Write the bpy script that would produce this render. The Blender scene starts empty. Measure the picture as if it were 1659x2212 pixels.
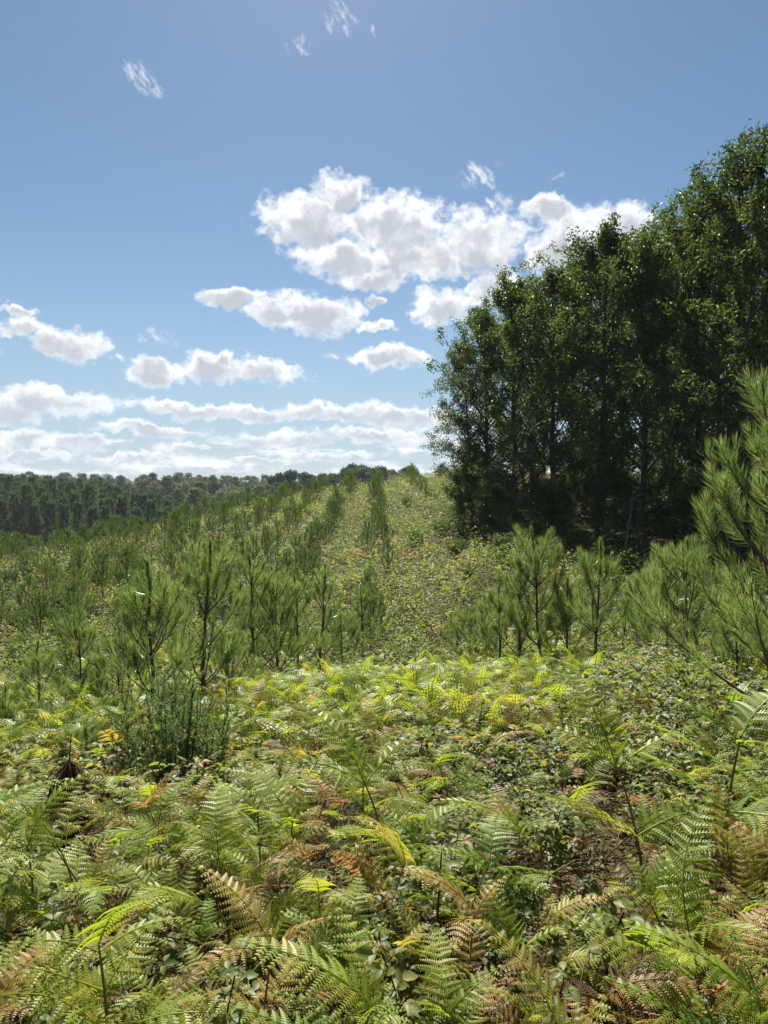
import bpy, math, random
import numpy as np
from mathutils import Vector, Matrix

C = bpy.context.scene.collection
SC = bpy.context.scene
PI = math.pi
R = math.radians

# ------------------------------------------------------------------ camera
CAM_Z = 1.65
PITCH = R(-2.2)
cam_d = bpy.data.cameras.new('camera'); cam = bpy.data.objects.new('camera', cam_d); C.objects.link(cam)
cam.location = (0, 0, CAM_Z); cam.rotation_euler = (PI/2 + PITCH, 0, 0)
cam_d.sensor_fit = 'VERTICAL'; cam_d.sensor_height = 36; cam_d.lens = 24
cam_d.clip_start = 0.05; cam_d.clip_end = 6000
SC.camera = cam
SC.view_settings.view_transform = 'Standard'; SC.view_settings.look = 'None'
SC.view_settings.exposure = 1.38; SC.view_settings.gamma = 1.0
cy = SC.cycles
cy.max_bounces = 6; cy.diffuse_bounces = 3; cy.glossy_bounces = 2; cy.transmission_bounces = 3
cy.volume_bounces = 0; cy.transparent_max_bounces = 4
cy.sample_clamp_indirect = 4.0; cy.caustics_reflective = False; cy.caustics_refractive = False

HAZE = .00022
F_PX = 2212*24/36
def at(u, v, Y):
    """point at depth Y (metres ahead) seen at photograph position u, v (1659 x 2212 units)"""
    a = (u-829.5)/F_PX; b = (1106-v)/F_PX
    d = np.array([a, math.cos(PITCH)-b*math.sin(PITCH), math.sin(PITCH)+b*math.cos(PITCH)])
    d = d*(Y/d[1])
    return d[0], Y, CAM_Z+d[2]
def uv_of(x, y, z):
    z = z-CAM_Z
    f = y*math.cos(PITCH)+z*math.sin(PITCH); up = -y*math.sin(PITCH)+z*math.cos(PITCH)
    f = np.maximum(f, 0.05)
    return 829.5+x/f*F_PX, 1106-up/f*F_PX
def ang(u, v):
    x, y, z = at(u, v, 1.0); z -= CAM_Z
    return math.degrees(math.atan2(x, y)), math.degrees(math.asin(z/math.sqrt(x*x+y*y+z*z)))

# ------------------------------------------------------------------ sun and sky
SUN_EL, SUN_AZ = 50.0, -6.0            # azimuth from straight ahead, negative to the left
sun_d = bpy.data.lights.new('sun', 'SUN'); sun = bpy.data.objects.new('sun', sun_d); C.objects.link(sun)
sun_d.energy = 5.0; sun_d.angle = R(0.53); sun_d.color = (1.0, 0.93, 0.80)
sd = Vector((math.sin(R(SUN_AZ))*math.cos(R(SUN_EL)), math.cos(R(SUN_AZ))*math.cos(R(SUN_EL)), math.sin(R(SUN_EL))))
sun.rotation_euler = sd.to_track_quat('Z', 'Y').to_euler()
sun.location = (0, 30, 60)

CLOUDS = [ # u, v, half width, half height (photograph units of the direction each cloud is seen in)
 (665,478,108,66),(735,425,62,50),(850,490,105,75),(1035,520,100,78),(755,560,125,48),(905,560,125,58),(800,602,66,30),
 (1180,458,58,34),(1250,512,120,68),(1350,486,90,42),(1210,548,90,40),(960,662,78,40),(1075,622,62,46),
 (682,676,102,44),(500,648,84,22),(585,676,62,26),(150,742,92,36),(55,706,66,18),(40,672,62,12),(335,803,60,36),
 (462,786,80,36),(572,802,84,24),(500,768,24,22),(850,772,98,22),(815,708,40,15),(110,868,150,34),(-30,885,120,34),
 (400,884,132,19),(560,893,150,20),(700,888,112,20),(850,898,140,24),(1000,910,120,26),(605,950,120,18),(330,930,125,15),(48,945,64,22),
 (170,955,62,20),(800,940,125,20),(395,966,62,13),(930,955,120,16),(270,992,90,12),(560,992,70,10),(700,985,110,10),(-20,965,70,18),(80,985,90,12),
 (1500,560,160,60),(815,650,22,14)]
WISPS = [(727,22,42,36),(745,48,22,22),(640,105,24,26),(310,172,50,40),(335,200,34,22),(808,75,8,14),(133,110,13,7),(1032,382,58,32),
 (1212,385,20,8),(345,732,46,18),(252,772,20,12),(720,765,24,8),(1090,430,40,18),(0,745,24,24),(960,465,30,22)]

world = bpy.data.worlds.new('World'); SC.world = world; world.use_nodes = True
nt = world.node_tree; nt.nodes.clear()
def nd(t, **kw):
    n = nt.nodes.new(t)
    for k, v in kw.items(): setattr(n, k, v)
    return n
def lk(a, b): nt.links.new(a, b)
def math_(op, a, b=None, c=None, clamp=False):
    n = nd('ShaderNodeMath', operation=op, use_clamp=clamp)
    for i, v in enumerate((a, b, c)):
        if v is None: continue
        if isinstance(v, (int, float)): n.inputs[i].default_value = v
        else: lk(v, n.inputs[i])
    return n.outputs[0]
def vec_(op, a, b=None, scale=None):
    n = nd('ShaderNodeVectorMath', operation=op)
    for i, v in enumerate((a, b)):
        if v is None: continue
        if isinstance(v, tuple): n.inputs[i].default_value = v
        else: lk(v, n.inputs[i])
    if scale is not None: n.inputs['Scale'].default_value = scale
    return n.outputs['Value'] if op in ('DOT_PRODUCT', 'LENGTH') else n.outputs['Vector']
def sstep(x, lo, hi):
    n = nd('ShaderNodeMapRange', interpolation_type='SMOOTHSTEP')
    lk(x, n.inputs['Value']); n.inputs['From Min'].default_value = lo; n.inputs['From Max'].default_value = hi
    return n.outputs['Result']
def noise_(vec, scale, detail, rough, lac=2.0):
    n = nd('ShaderNodeTexNoise'); lk(vec, n.inputs['Vector'])
    n.inputs['Scale'].default_value = scale; n.inputs['Detail'].default_value = detail
    n.inputs['Roughness'].default_value = rough; n.inputs['Lacunarity'].default_value = lac
    return n
def mixc(fac, a, b):
    n = nd('ShaderNodeMix', data_type='RGBA')
    lk(fac, n.inputs['Factor'])
    for s, v in (('A', a), ('B', b)):
        sock = [i for i in n.inputs if i.name == s and i.type == 'RGBA'][0]
        if isinstance(v, tuple): sock.default_value = v
        else: lk(v, sock)
    return [o for o in n.outputs if o.type == 'RGBA'][0]
tc = nd('ShaderNodeTexCoord')
sx = nd('ShaderNodeSeparateXYZ'); lk(tc.outputs['Generated'], sx.inputs[0])
az = math_('MULTIPLY', math_('ARCTAN2', sx.outputs[0], sx.outputs[1]), 180/PI)
el = math_('MULTIPLY', math_('ARCSINE', sx.outputs[2]), 180/PI)
cx = nd('ShaderNodeCombineXYZ'); lk(az, cx.inputs[0]); lk(el, cx.inputs[1])
P0 = cx.outputs[0]
w1 = noise_(P0, 0.33, 3, 0.5)
w2 = noise_(P0, 1.3, 4, 0.55)
off = vec_('MULTIPLY', vec_('SUBTRACT', w1.outputs['Color'], (.5, .5, .5)), (3.4, 2.0, 0))
off2 = vec_('MULTIPLY', vec_('SUBTRACT', w2.outputs['Color'], (.5, .5, .5)), (1.5, 1.2, 0))
P1 = vec_('ADD', P0, off2)
P1 = vec_('ADD', P1, off)
det = noise_(vec_('MULTIPLY', vec_('ADD', P0, vec_('MULTIPLY', off2, (.5, .5, 0))), (1.0, 1.25, 1.0)), 0.75, 10, 0.60).outputs['Fac']
detc = math_('SUBTRACT', det, 0.5)
def chain(lst, dv, sr):
    acc = None
    for (u, v, w, h) in lst:
        a0, e0 = ang(u, v)
        a1, _ = ang(u+w, v); _, e1 = ang(u, v-h)
        ra, re = max(abs(a1-a0), .15)*sr*1.12, max(abs(e1-e0), .15)*sr*1.12
        q = vec_('MULTIPLY', vec_('SUBTRACT', P1, (a0, e0-dv*re, 0)), (1/ra, 1/re, 0))
        f = math_('SUBTRACT', 1.0, vec_('DOT_PRODUCT', q, q))
        acc = f if acc is None else math_('SMOOTH_MAX', acc, f, 0.25)
    return acc
Fd = chain(CLOUDS, 0.0, 1.0)
Gd = chain(CLOUDS, 0.30, 0.78)
Wd = chain(WISPS, 0.0, 1.0)
# a low bank of small far cumulus near the horizon
lowv = vec_('MULTIPLY', P0, (0.16, 0.95, 0))
lown = noise_(lowv, 1.0, 5, 0.55).outputs['Fac']
lowm = math_('MULTIPLY', sstep(el, -0.5, 1.2), math_('SUBTRACT', 1.0, sstep(el, 3.2, 6.5)))
Ld = math_('SUBTRACT', math_('MULTIPLY', math_('MULTIPLY', math_('SUBTRACT', lown, 0.42), 5.0), lowm), math_('ADD', 0.25, math_('MULTIPLY', math_('SUBTRACT', 1.0, lowm), 2.0)))
D = math_('ADD', math_('MAXIMUM', Fd, Ld), math_('MULTIPLY', detc, 2.2))
alpha = sstep(D, -0.08, 0.80)
Ps = vec_('ADD', P0, vec_('MULTIPLY', off2, (.4, .4, 0)))
cw_ = nd('ShaderNodeCombineXYZ'); lk(vec_('DOT_PRODUCT', Ps, (1.1, 1.0, 0)), cw_.inputs[0]); lk(vec_('DOT_PRODUCT', Ps, (.42, -.38, 0)), cw_.inputs[1])
detw = math_('SUBTRACT', noise_(cw_.outputs[0], 0.9, 10, 0.66).outputs['Fac'], 0.5)
Dw = math_('ADD', math_('MULTIPLY', Wd, 0.9), math_('MULTIPLY', detw, 6.0))
alphaw = math_('MULTIPLY', sstep(Dw, 0.3, 2.1), 0.85)
alpha = math_('MAXIMUM', alpha, alphaw)
big = noise_(P1, 0.45, 3, 0.5).outputs['Fac']
core = sstep(math_('ADD', Gd, math_('ADD', math_('MULTIPLY', detc, 1.1), math_('MULTIPLY', math_('SUBTRACT', big, 0.5), 2.6))), -0.2, 1.15)
# cloud shading put into the colour: white rims, greyer cores set low
CW, CG = 1.0, 0.56
cloudc = mixc(core, (CW*8.6, CW*8.7, CW*8.8, 1), (CG*7.9, CG*8.5, CG*9.3, 1))
# distance softens low clouds into the pale air
lowair = math_('MULTIPLY', math_('SUBTRACT', 1.0, sstep(el, 0.5, 11.0)), 0.30)
cloudc = mixc(lowair, cloudc, (5.4, 6.3, 7.3, 1))
sky = nd('ShaderNodeTexSky', sky_type='NISHITA', sun_disc=False)
sky.sun_elevation = R(SUN_EL); sky.sun_rotation = R(SUN_AZ)
sky.altitude = 100; sky.air_density = 1.0; sky.dust_density = 0.25; sky.ozone_density = 2.0
hsv = nd('ShaderNodeHueSaturation'); lk(sky.outputs[0], hsv.inputs['Color'])
hsv.inputs['Hue'].default_value = 0.494; hsv.inputs['Saturation'].default_value = 1.06; hsv.inputs['Value'].default_value = 0.71
skyc = mixc(math_('MULTIPLY', math_('SUBTRACT', 1.0, sstep(el, -3.0, 20.0)), 0.75), hsv.outputs[0], (3.2, 4.3, 5.7, 1))
fin = mixc(alpha, skyc, cloudc)
bg = nd('ShaderNodeBackground'); bg.inputs['Strength'].default_value = 0.05
lk(fin, bg.inputs['Color'])
wo = nd('ShaderNodeOutputWorld'); lk(bg.outputs[0], wo.inputs['Surface'])
world.cycles.sampling_method = 'MANUAL'; world.cycles.sample_map_resolution = 512

# ------------------------------------------------------------------ helpers
class Geo:
    def __init__(self): self.v = []; self.f = []; self.t = []; self.n = 0
    def add(self, v, f, tint=0.5):
        v = np.asarray(v, np.float32).reshape(-1, 3); f = np.asarray(f, np.int64)
        t = np.full(len(v), tint, np.float32) if np.isscalar(tint) else np.asarray(tint, np.float32)
        self.v.append(v); self.f.append(f+self.n); self.t.append(t); self.n += len(v)
    def merge(self, g, M=None, off=None, tint=None):
        v, t = g.verts()
        if M is not None: v = v@np.asarray(M, np.float32).T
        if off is not None: v = v+np.asarray(off, np.float32)
        if tint is not None: t = np.clip(t+tint, 0, 1)
        self.v.append(v.astype(np.float32)); self.t.append(t)
        for f in g.f: self.f.append(f+self.n)
        self.n += len(v)
    def tile(self, g, Ms, offs, tints):
        v, t = g.verts(); k = len(offs)
        V = np.einsum('kij,nj->kni', Ms, v)+offs[:, None, :]
        T = np.clip(t[None, :]+tints[:, None], 0, 1)
        base = (np.arange(k)*len(v))[:, None, None]
        self.v.append(V.reshape(-1, 3).astype(np.float32)); self.t.append(T.reshape(-1).astype(np.float32))
        for f in g.f: self.f.append((f[None]+base).reshape(-1, f.shape[1])+self.n)
        self.n += k*len(v)
    def verts(self):
        if len(self.v) > 1: self.v = [np.concatenate(self.v)]; self.t = [np.concatenate(self.t)]
        return self.v[0], self.t[0]
    def mesh(self, name, mat):
        v, t = self.verts()
        me = bpy.data.meshes.new(name)
        me.vertices.add(len(v)); me.vertices.foreach_set('co', v.ravel())
        li = np.concatenate([f.ravel() for f in self.f]).astype(np.int32)
        tot = np.concatenate([np.full(len(f), f.shape[1], np.int32) for f in self.f])
        st = np.concatenate([[0], np.cumsum(tot)[:-1]]).astype(np.int32)
        me.loops.add(len(li)); me.loops.foreach_set('vertex_index', li)
        me.polygons.add(len(tot)); me.polygons.foreach_set('loop_start', st)
        a = me.attributes.new('tint', 'FLOAT', 'POINT'); a.data.foreach_set('value', t)
        me.update(calc_edges=True)
        me.materials.append(mat)
        return me
    def obj(self, name, mat, parent=None):
        o = bpy.data.objects.new(name, self.mesh(name, mat)); C.objects.link(o)
        if parent is not None: o.parent = parent
        return o

def tag(o, label=None, cat=None, group=None, kind=None):
    if label: o['label'] = label
    if cat: o['category'] = cat
    if group: o['group'] = group
    if kind: o['kind'] = kind
    return o
def empty(name, loc=(0, 0, 0), rz=0):
    o = bpy.data.objects.new(name, None); C.objects.link(o)
    o.location = loc; o.rotation_euler = (0, 0, rz); o.empty_display_size = .1
    return o
def copy_tree(o, parent=None):
    c = o.copy(); C.objects.link(c)
    if parent is not None: c.parent = parent
    for ch in list(o.children): copy_tree(ch, c)
    return c
class Proto:
    """a kind built once: the first placing moves it, every later one copies it and its parts"""
    def __init__(self, root): self.root = root; self.used = False
    def place(self, loc, rz=0, s=1.0, tilt=(0, 0)):
        o = copy_tree(self.root) if self.used else self.root
        self.used = True
        o.location = loc; o.rotation_euler = (tilt[0], tilt[1], rz)
        o.scale = (s, s, s) if np.isscalar(s) else s
        return o
def unit(a):
    a = np.asarray(a, float); return a/np.maximum(np.linalg.norm(a, axis=-1, keepdims=True), 1e-9)
def tube(g, pts, rad, sides=5, tint=.5):
    pts = np.asarray(pts, float); n = len(pts); rad = np.broadcast_to(rad, (n,))
    tan = np.gradient(pts, axis=0); tan = unit(tan)
    ref = np.array([0, 0, 1.]) if abs(tan[0][2]) < .9 else np.array([1., 0, 0])
    a = unit(np.cross(tan, ref)); b = np.cross(tan, a)
    ph = np.arange(sides)*2*PI/sides
    ring = pts[:, None, :]+rad[:, None, None]*(np.cos(ph)[None, :, None]*a[:, None, :]+np.sin(ph)[None, :, None]*b[:, None, :])
    i, j = np.meshgrid(np.arange(n-1), np.arange(sides), indexing='ij')
    q = np.stack([i*sides+j, i*sides+(j+1) % sides, (i+1)*sides+(j+1) % sides, (i+1)*sides+j], -1).reshape(-1, 4)
    g.add(ring.reshape(-1, 3), q, tint)
def bez(p0, p1, p2, n):
    t = np.linspace(0, 1, n)[:, None]
    return (1-t)**2*np.asarray(p0)+2*t*(1-t)*np.asarray(p1)+t*t*np.asarray(p2)
def rotz(a): c, s = math.cos(a), math.sin(a); return np.array([[c, -s, 0], [s, c, 0], [0, 0, 1.]])
def frames(dirs, normals):
    """matrices whose columns are side, dir, normal"""
    d = unit(dirs); s = unit(np.cross(d, normals)); n = np.cross(s, d)
    return np.stack([s, d, n], -1)
def leaves(g, pos, dirs, nrm, ln, wd, tint, simple=True, fold=.18, droop=.15):
    M = frames(dirs, nrm); k = len(pos); ln = np.broadcast_to(ln, (k,)); wd = np.broadcast_to(wd, (k,))
    if simple:
        loc = np.array([[0, 0, 0], [-.5, .42, fold], [.5, .42, fold], [0, 1, -droop]]); fc = np.array([[0, 2, 3], [0, 3, 1]])
    else:
        loc = np.array([[0, 0, 0], [0, .5, 0], [0, 1, -droop], [-.42, .25, fold*.8], [-.44, .62, fold*.6], [.42, .25, fold*.8], [.44, .62, fold*.6]])
        fc = np.array([[0, 1, 3], [3, 1, 4], [4, 1, 2], [0, 5, 1], [5, 6, 1], [6, 2, 1]])
    L = loc[None]*np.stack([ln*wd, ln, ln*.8], -1)[:, None, :]
    V = np.einsum('kij,knj->kni', M, L)+np.asarray(pos)[:, None, :]
    F = (fc[None]+(np.arange(k)*len(loc))[:, None, None]).reshape(-1, 3)
    g.add(V.reshape(-1, 3), F, np.repeat(np.broadcast_to(tint, (k,)), len(loc)))
# smooth value noise on the plane
_nr = np.random.default_rng(5).random((256, 256))
def vnoise(x, y, s):
    x = np.asarray(x, float)/s+1000.3; y = np.asarray(y, float)/s+1000.7
    xi = np.floor(x).astype(int); yi = np.floor(y).astype(int); fx = x-xi; fy = y-yi
    fx = fx*fx*(3-2*fx); fy = fy*fy*(3-2*fy)
    g = lambda a, b: _nr[a % 256, b % 256]
    return (g(xi, yi)*(1-fx)+g(xi+1, yi)*fx)*(1-fy)+(g(xi, yi+1)*(1-fx)+g(xi+1, yi+1)*fx)*fy
def fbm(x, y, s, o=3):
    a, tot, w = 0, 0, 1.
    for k in range(o): a = a+w*vnoise(np.asarray(x)+k*17, y, s/2**k); tot += w; w *= .5
    return a/tot
def ordinal(n):
    names = ['first', 'second', 'third', 'fourth', 'fifth', 'sixth', 'seventh', 'eighth', 'ninth', 'tenth', 'eleventh', 'twelfth', 'thirteenth', 'fourteenth',
             'fifteenth', 'sixteenth', 'seventeenth', 'eighteenth', 'nineteenth', 'twentieth']
    if n <= 20: return names[n-1]
    tens = {2: 'twenty', 3: 'thirty', 4: 'forty', 5: 'fifty', 6: 'sixty', 7: 'seventy', 8: 'eighty', 9: 'ninety'}
    if n % 10: return tens[n//10]+'-'+names[n % 10-1]
    return tens[n//10][:-1]+'ieth'

# ------------------------------------------------------------------ materials
def leaf_mat(name, stops, trans=.45, rough=.42, spec=.4, vary=.06, tgain=1.5, tsat=1.15):
    m = bpy.data.materials.new(name); m.use_nodes = True; t = m.node_tree; t.nodes.clear()
    N = lambda k: t.nodes.new(k)
    at_ = N('ShaderNodeAttribute'); at_.attribute_name = 'tint'
    oi = N('ShaderNodeObjectInfo')
    ma = N('ShaderNodeMath'); ma.operation = 'MULTIPLY_ADD'; ma.inputs[1].default_value = vary*2
    t.links.new(oi.outputs['Random'], ma.inputs[0]); t.links.new(at_.outputs['Fac'], ma.inputs[2])
    mb = N('ShaderNodeMath'); mb.operation = 'SUBTRACT'; mb.inputs[1].default_value = vary; t.links.new(ma.outputs[0], mb.inputs[0])
    cr = N('ShaderNodeValToRGB'); e = cr.color_ramp.elements
    for i, (p, c) in enumerate(stops):
        x = e[i] if i < 2 else e.new(p)
        x.position = p; x.color = (*c, 1)
    t.links.new(mb.outputs[0], cr.inputs[0])
    pb = N('ShaderNodeBsdfPrincipled'); pb.inputs['Roughness'].default_value = rough; pb.inputs['Specular IOR Level'].default_value = spec
    t.links.new(cr.outputs[0], pb.inputs['Base Color'])
    hs = N('ShaderNodeHueSaturation'); hs.inputs['Saturation'].default_value = tsat; hs.inputs['Value'].default_value = tgain; hs.inputs['Hue'].default_value = .488
    t.links.new(cr.outputs[0], hs.inputs['Color'])
    tr = N('ShaderNodeBsdfTranslucent'); t.links.new(hs.outputs[0], tr.inputs['Color'])
    mx = N('ShaderNodeMixShader'); mx.inputs[0].default_value = trans
    t.links.new(pb.outputs[0], mx.inputs[1]); t.links.new(tr.outputs[0], mx.inputs[2])
    o = N('ShaderNodeOutputMaterial'); t.links.new(mx.outputs[0], o.inputs[0])
    return m
def bark_mat(name, c0, c1, scale=12, rough=.9, bump=.5):
    m = bpy.data.materials.new(name); m.use_nodes = True; t = m.node_tree
    pb = t.nodes['Principled BSDF']; pb.inputs['Roughness'].default_value = rough; pb.inputs['Specular IOR Level'].default_value = .2
    tc = t.nodes.new('ShaderNodeTexCoord'); mp = t.nodes.new('ShaderNodeMapping'); mp.inputs['Scale'].default_value = (1, 1, .25)
    nz = t.nodes.new('ShaderNodeTexNoise'); nz.inputs['Scale'].default_value = scale; nz.inputs['Detail'].default_value = 5
    cr = t.nodes.new('ShaderNodeValToRGB'); cr.color_ramp.elements[0].color = (*c0, 1); cr.color_ramp.elements[1].color = (*c1, 1)
    cr.color_ramp.elements[0].position = .3; cr.color_ramp.elements[1].position = .7
    bp = t.nodes.new('ShaderNodeBump'); bp.inputs['Strength'].default_value = bump; bp.inputs['Distance'].default_value = .02
    t.links.new(tc.outputs['Object'], mp.inputs[0]); t.links.new(mp.outputs[0], nz.inputs['Vector']); t.links.new(nz.outputs['Fac'], cr.inputs[0])
    t.links.new(cr.outputs[0], pb.inputs['Base Color']); t.links.new(nz.outputs['Fac'], bp.inputs['Height']); t.links.new(bp.outputs[0], pb.inputs['Normal'])
    return m
M_fern = leaf_mat('bracken_leaf', [(0, (.066, .112, .018)), (.25, (.130, .202, .024)), (.45, (.215, .250, .030)), (.62, (.29, .235, .06)), (.78, (.28, .17, .06)), (.9, (.16, .098, .052)), (1, (.09, .058, .035))], trans=.43, rough=.47, spec=.30, vary=.05, tgain=2.3, tsat=1.08)
M_bram = leaf_mat('bramble_leaf', [(0, (.040, .062, .016)), (.35, (.078, .110, .026)), (.6, (.13, .150, .036)), (.78, (.21, .18, .06)), (.9, (.19, .09, .04)), (1, (.10, .06, .035))], trans=.42, rough=.5, spec=.28, tgain=2.4)
M_needle = leaf_mat('pine_needle', [(0, (.042, .076, .022)), (.5, (.090, .142, .038)), (1, (.17, .21, .075))], trans=.43, rough=.3, spec=.65, vary=.12, tgain=2.0, tsat=1.1)
M_hillneedle = leaf_mat('young_pine_needle', [(0, (.028, .054, .016)), (.5, (.056, .098, .028)), (1, (.11, .15, .044))], trans=.42, rough=.40, spec=.5, vary=.15, tgain=2.0, tsat=1.1)
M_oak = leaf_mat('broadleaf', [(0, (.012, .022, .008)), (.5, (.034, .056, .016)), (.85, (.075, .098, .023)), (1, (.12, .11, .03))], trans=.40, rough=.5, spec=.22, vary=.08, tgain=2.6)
M_farpine = leaf_mat('far_pine_foliage', [(0, (.024, .048, .020)), (.5, (.040, .076, .028)), (1, (.070, .108, .04))], trans=.4, rough=.6, spec=.2, vary=.2)
M_farleaf = leaf_mat('far_broadleaf_foliage', [(0, (.035, .060, .024)), (.5, (.065, .10, .032)), (1, (.13, .16, .055))], trans=.4, rough=.6, spec=.2, vary=.3)
M_gorse = leaf_mat('gorse_spines', [(0, (.050, .085, .032)), (.6, (.090, .14, .05)), (1, (.17, .22, .09))], trans=.4, rough=.5, spec=.3, vary=.05, tgain=2.2)
M_dead = leaf_mat('dead_brown_needles', [(0, (.06, .03, .018)), (1, (.20, .10, .05))], trans=.2, rough=.7, spec=.2, vary=.1)
M_litter = leaf_mat('dry_litter', [(0, (.045, .03, .02)), (.5, (.12, .075, .045)), (1, (.30, .20, .10))], trans=.15, rough=.75, spec=.15, vary=.0)
M_stem = bark_mat('green_brown_stem', (.05, .04, .02), (.12, .1, .04), 30)
M_fstem = bark_mat('bracken_stem', (.10, .10, .03), (.20, .17, .06), 30)
M_cane = bark_mat('dark_cane', (.03, .016, .014), (.075, .04, .03), 40)
M_bark = bark_mat('pine_bark', (.06, .036, .026), (.16, .10, .07), 25)
M_oakbark = bark_mat('oak_bark', (.030, .027, .022), (.085, .075, .060), 14)
M_grey = bark_mat('dead_grey_wood', (.12, .11, .10), (.26, .24, .22), 20)

# ------------------------------------------------------------------ ground
GP = [(0,0,0),(-3,0,-.05),(3,0,.05),(0,3,-.28),(-4,4,-.65),(4,4,-.28),(0,7,-.85),(-6,8,-1.45),(5,7,-.62),(9,7,-.4),(0,12,-1.9),(-10,12,-2.8),(7,12,-1.35),
      (0,18,-2.95),(0,20.5,-2.85),(3,18,-2.5),(6,18,-1.9),(3,14,-2.15),(12,16,-.7),(-5,16,-2.7)]
def gpt(u, v, Y): x, y, z = at(u, v, Y); GP.append((x, y, z))
for a in [(840,1305,24.5),(835,1200,33),(850,1105,47),(870,1055,61),(930,1032,70),(700,1068,65),(560,1100,58),(400,1140,52),(200,1190,46),(0,1222,43),
          (0,1430,22),(250,1420,19.5),(250,1305,27.5),(550,1310,24.5),(550,1205,35.5),(0,1310,31),(360,1200,41),(700,1130,46),(-250,1250,40),(-250,1420,24),
          (1000,1215,28),(985,1120,40),(990,1060,52),(1000,1020,66),(1100,1250,22.5)]:
    gpt(*a)
GP += [(-30,82,-12),(-15,92,-9),(0,98,-3.5),(12,100,0),(-45,70,-11),(-60,60,-12),(-60,90,-16),(-40,130,-16),(-75,130,-14.5),(-100,130,-14),(-120,180,-11),(-70,180,-12),(-100,230,-8.5),
       (-50,230,-10),(-150,260,-7),(-80,300,-8),(0,180,-15),(0,250,-12),(0,330,-9),(-100,400,-8),(100,400,-5),(0,450,-6),(150,150,0),(100,60,2),(40,40,.8),(60,20,.5),(14,25,-.9),
       (9.5,25,-1.2),(12,34,.1),(20,30,.2),(12,60,2.2),(25,60,2.6),(8,46,1.0),(0,800,-6),(-400,800,-4),(400,800,-4),(-800,400,-6),(800,400,-2),(0,1600,-12),(-1600,1600,-12),(1600,1600,-12),
       (0,-20,1),(-50,-20,-1),(50,-20,1),(-20,4,-3.2),(-40,10,-6),(-60,30,-9),(-38,40,-7.5),(20,5,.3),(20,14,.2),(-1600,0,-8),(1600,0,0),(0,-400,0)]
GP = np.array(GP, float)
def _k(a, b): return np.sqrt(((a[:, None, :]-b[None, :, :])**2).sum(-1)+.6)
_A = _k(GP[:, :2], GP[:, :2]); n_ = len(GP)
_Q = np.c_[np.ones(n_), GP[:, :2]/100]
_S = np.block([[_A+np.eye(n_)*.02, _Q], [_Q.T, np.zeros((3, 3))]])
_W = np.linalg.solve(_S, np.r_[GP[:, 2], 0, 0, 0])
def gz(x, y):
    x = np.asarray(x, float); y = np.asarray(y, float); sh = x.shape
    p = np.c_[x.ravel(), y.ravel()]; out = np.empty(len(p))
    for i in range(0, len(p), 20000):
        q = p[i:i+20000]
        out[i:i+20000] = _k(q, GP[:, :2])@_W[:n_]+np.c_[np.ones(len(q)), q/100]@_W[n_:]
    d = np.hypot(p[:, 0], p[:, 1])
    out += (fbm(p[:, 0], p[:, 1], 2.4, 3)-.5)*.22*np.clip(d/4, .2, 1)
    return out.reshape(sh)
def g1(x, y): return float(gz(np.array([x]), np.array([y]))[0])
def spread_axis(lo, hi, near_lo, near_hi, step, ratio=1.12):
    a = list(np.arange(near_lo, near_hi+step, step)); s = step
    while a[-1] < hi: s *= ratio; a.append(a[-1]+s)
    s = step
    while a[0] > lo: s *= ratio; a.insert(0, a[0]-s)
    return np.array(a)
xs = spread_axis(-900, 900, -24, 16, .4); ys = spread_axis(-100, 1100, -3, 72, .4)
X, Y = np.meshgrid(xs, ys); Z = gz(X, Y)
gi = np.arange(len(ys)*len(xs)).reshape(len(ys), len(xs))
gm = bpy.data.materials.new('woodland_soil'); gm.use_nodes = True
t = gm.node_tree; pb = t.nodes['Principled BSDF']; pb.inputs['Roughness'].default_value = .95; pb.inputs['Specular IOR Level'].default_value = .1
tcg = t.nodes.new('ShaderNodeTexCoord'); n1 = t.nodes.new('ShaderNodeTexNoise'); n1.inputs['Scale'].default_value = .35; n1.inputs['Detail'].default_value = 8; n1.inputs['Roughness'].default_value = .65
cr = t.nodes.new('ShaderNodeValToRGB')
for i, (p, c) in enumerate([(.3, (.025, .020, .012)), (.5, (.046, .042, .018)), (.62, (.042, .052, .016)), (.75, (.10, .068, .038))]):
    e = cr.color_ramp.elements[i] if i < 2 else cr.color_ramp.elements.new(p)
    e.position = p; e.color = (*c, 1)
n2 = t.nodes.new('ShaderNodeTexNoise'); n2.inputs['Scale'].default_value = 9; n2.inputs['Detail'].default_value = 6
bp = t.nodes.new('ShaderNodeBump'); bp.inputs['Strength'].default_value = .8; bp.inputs['Distance'].default_value = .08
t.links.new(tcg.outputs['Object'], n1.inputs['Vector']); t.links.new(tcg.outputs['Object'], n2.inputs['Vector']); t.links.new(n1.outputs['Fac'], cr.inputs[0])
t.links.new(cr.outputs[0], pb.inputs['Base Color']); t.links.new(n2.outputs['Fac'], bp.inputs['Height']); t.links.new(bp.outputs[0], pb.inputs['Normal'])
g = Geo(); g.add(np.stack([X, Y, Z], -1).reshape(-1, 3), np.stack([gi[:-1, :-1], gi[:-1, 1:], gi[1:, 1:], gi[1:, :-1]], -1).reshape(-1, 4))
tag(g.obj('ground', gm), 'rough sloping hillside soil under the young pines', kind='structure')

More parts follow.
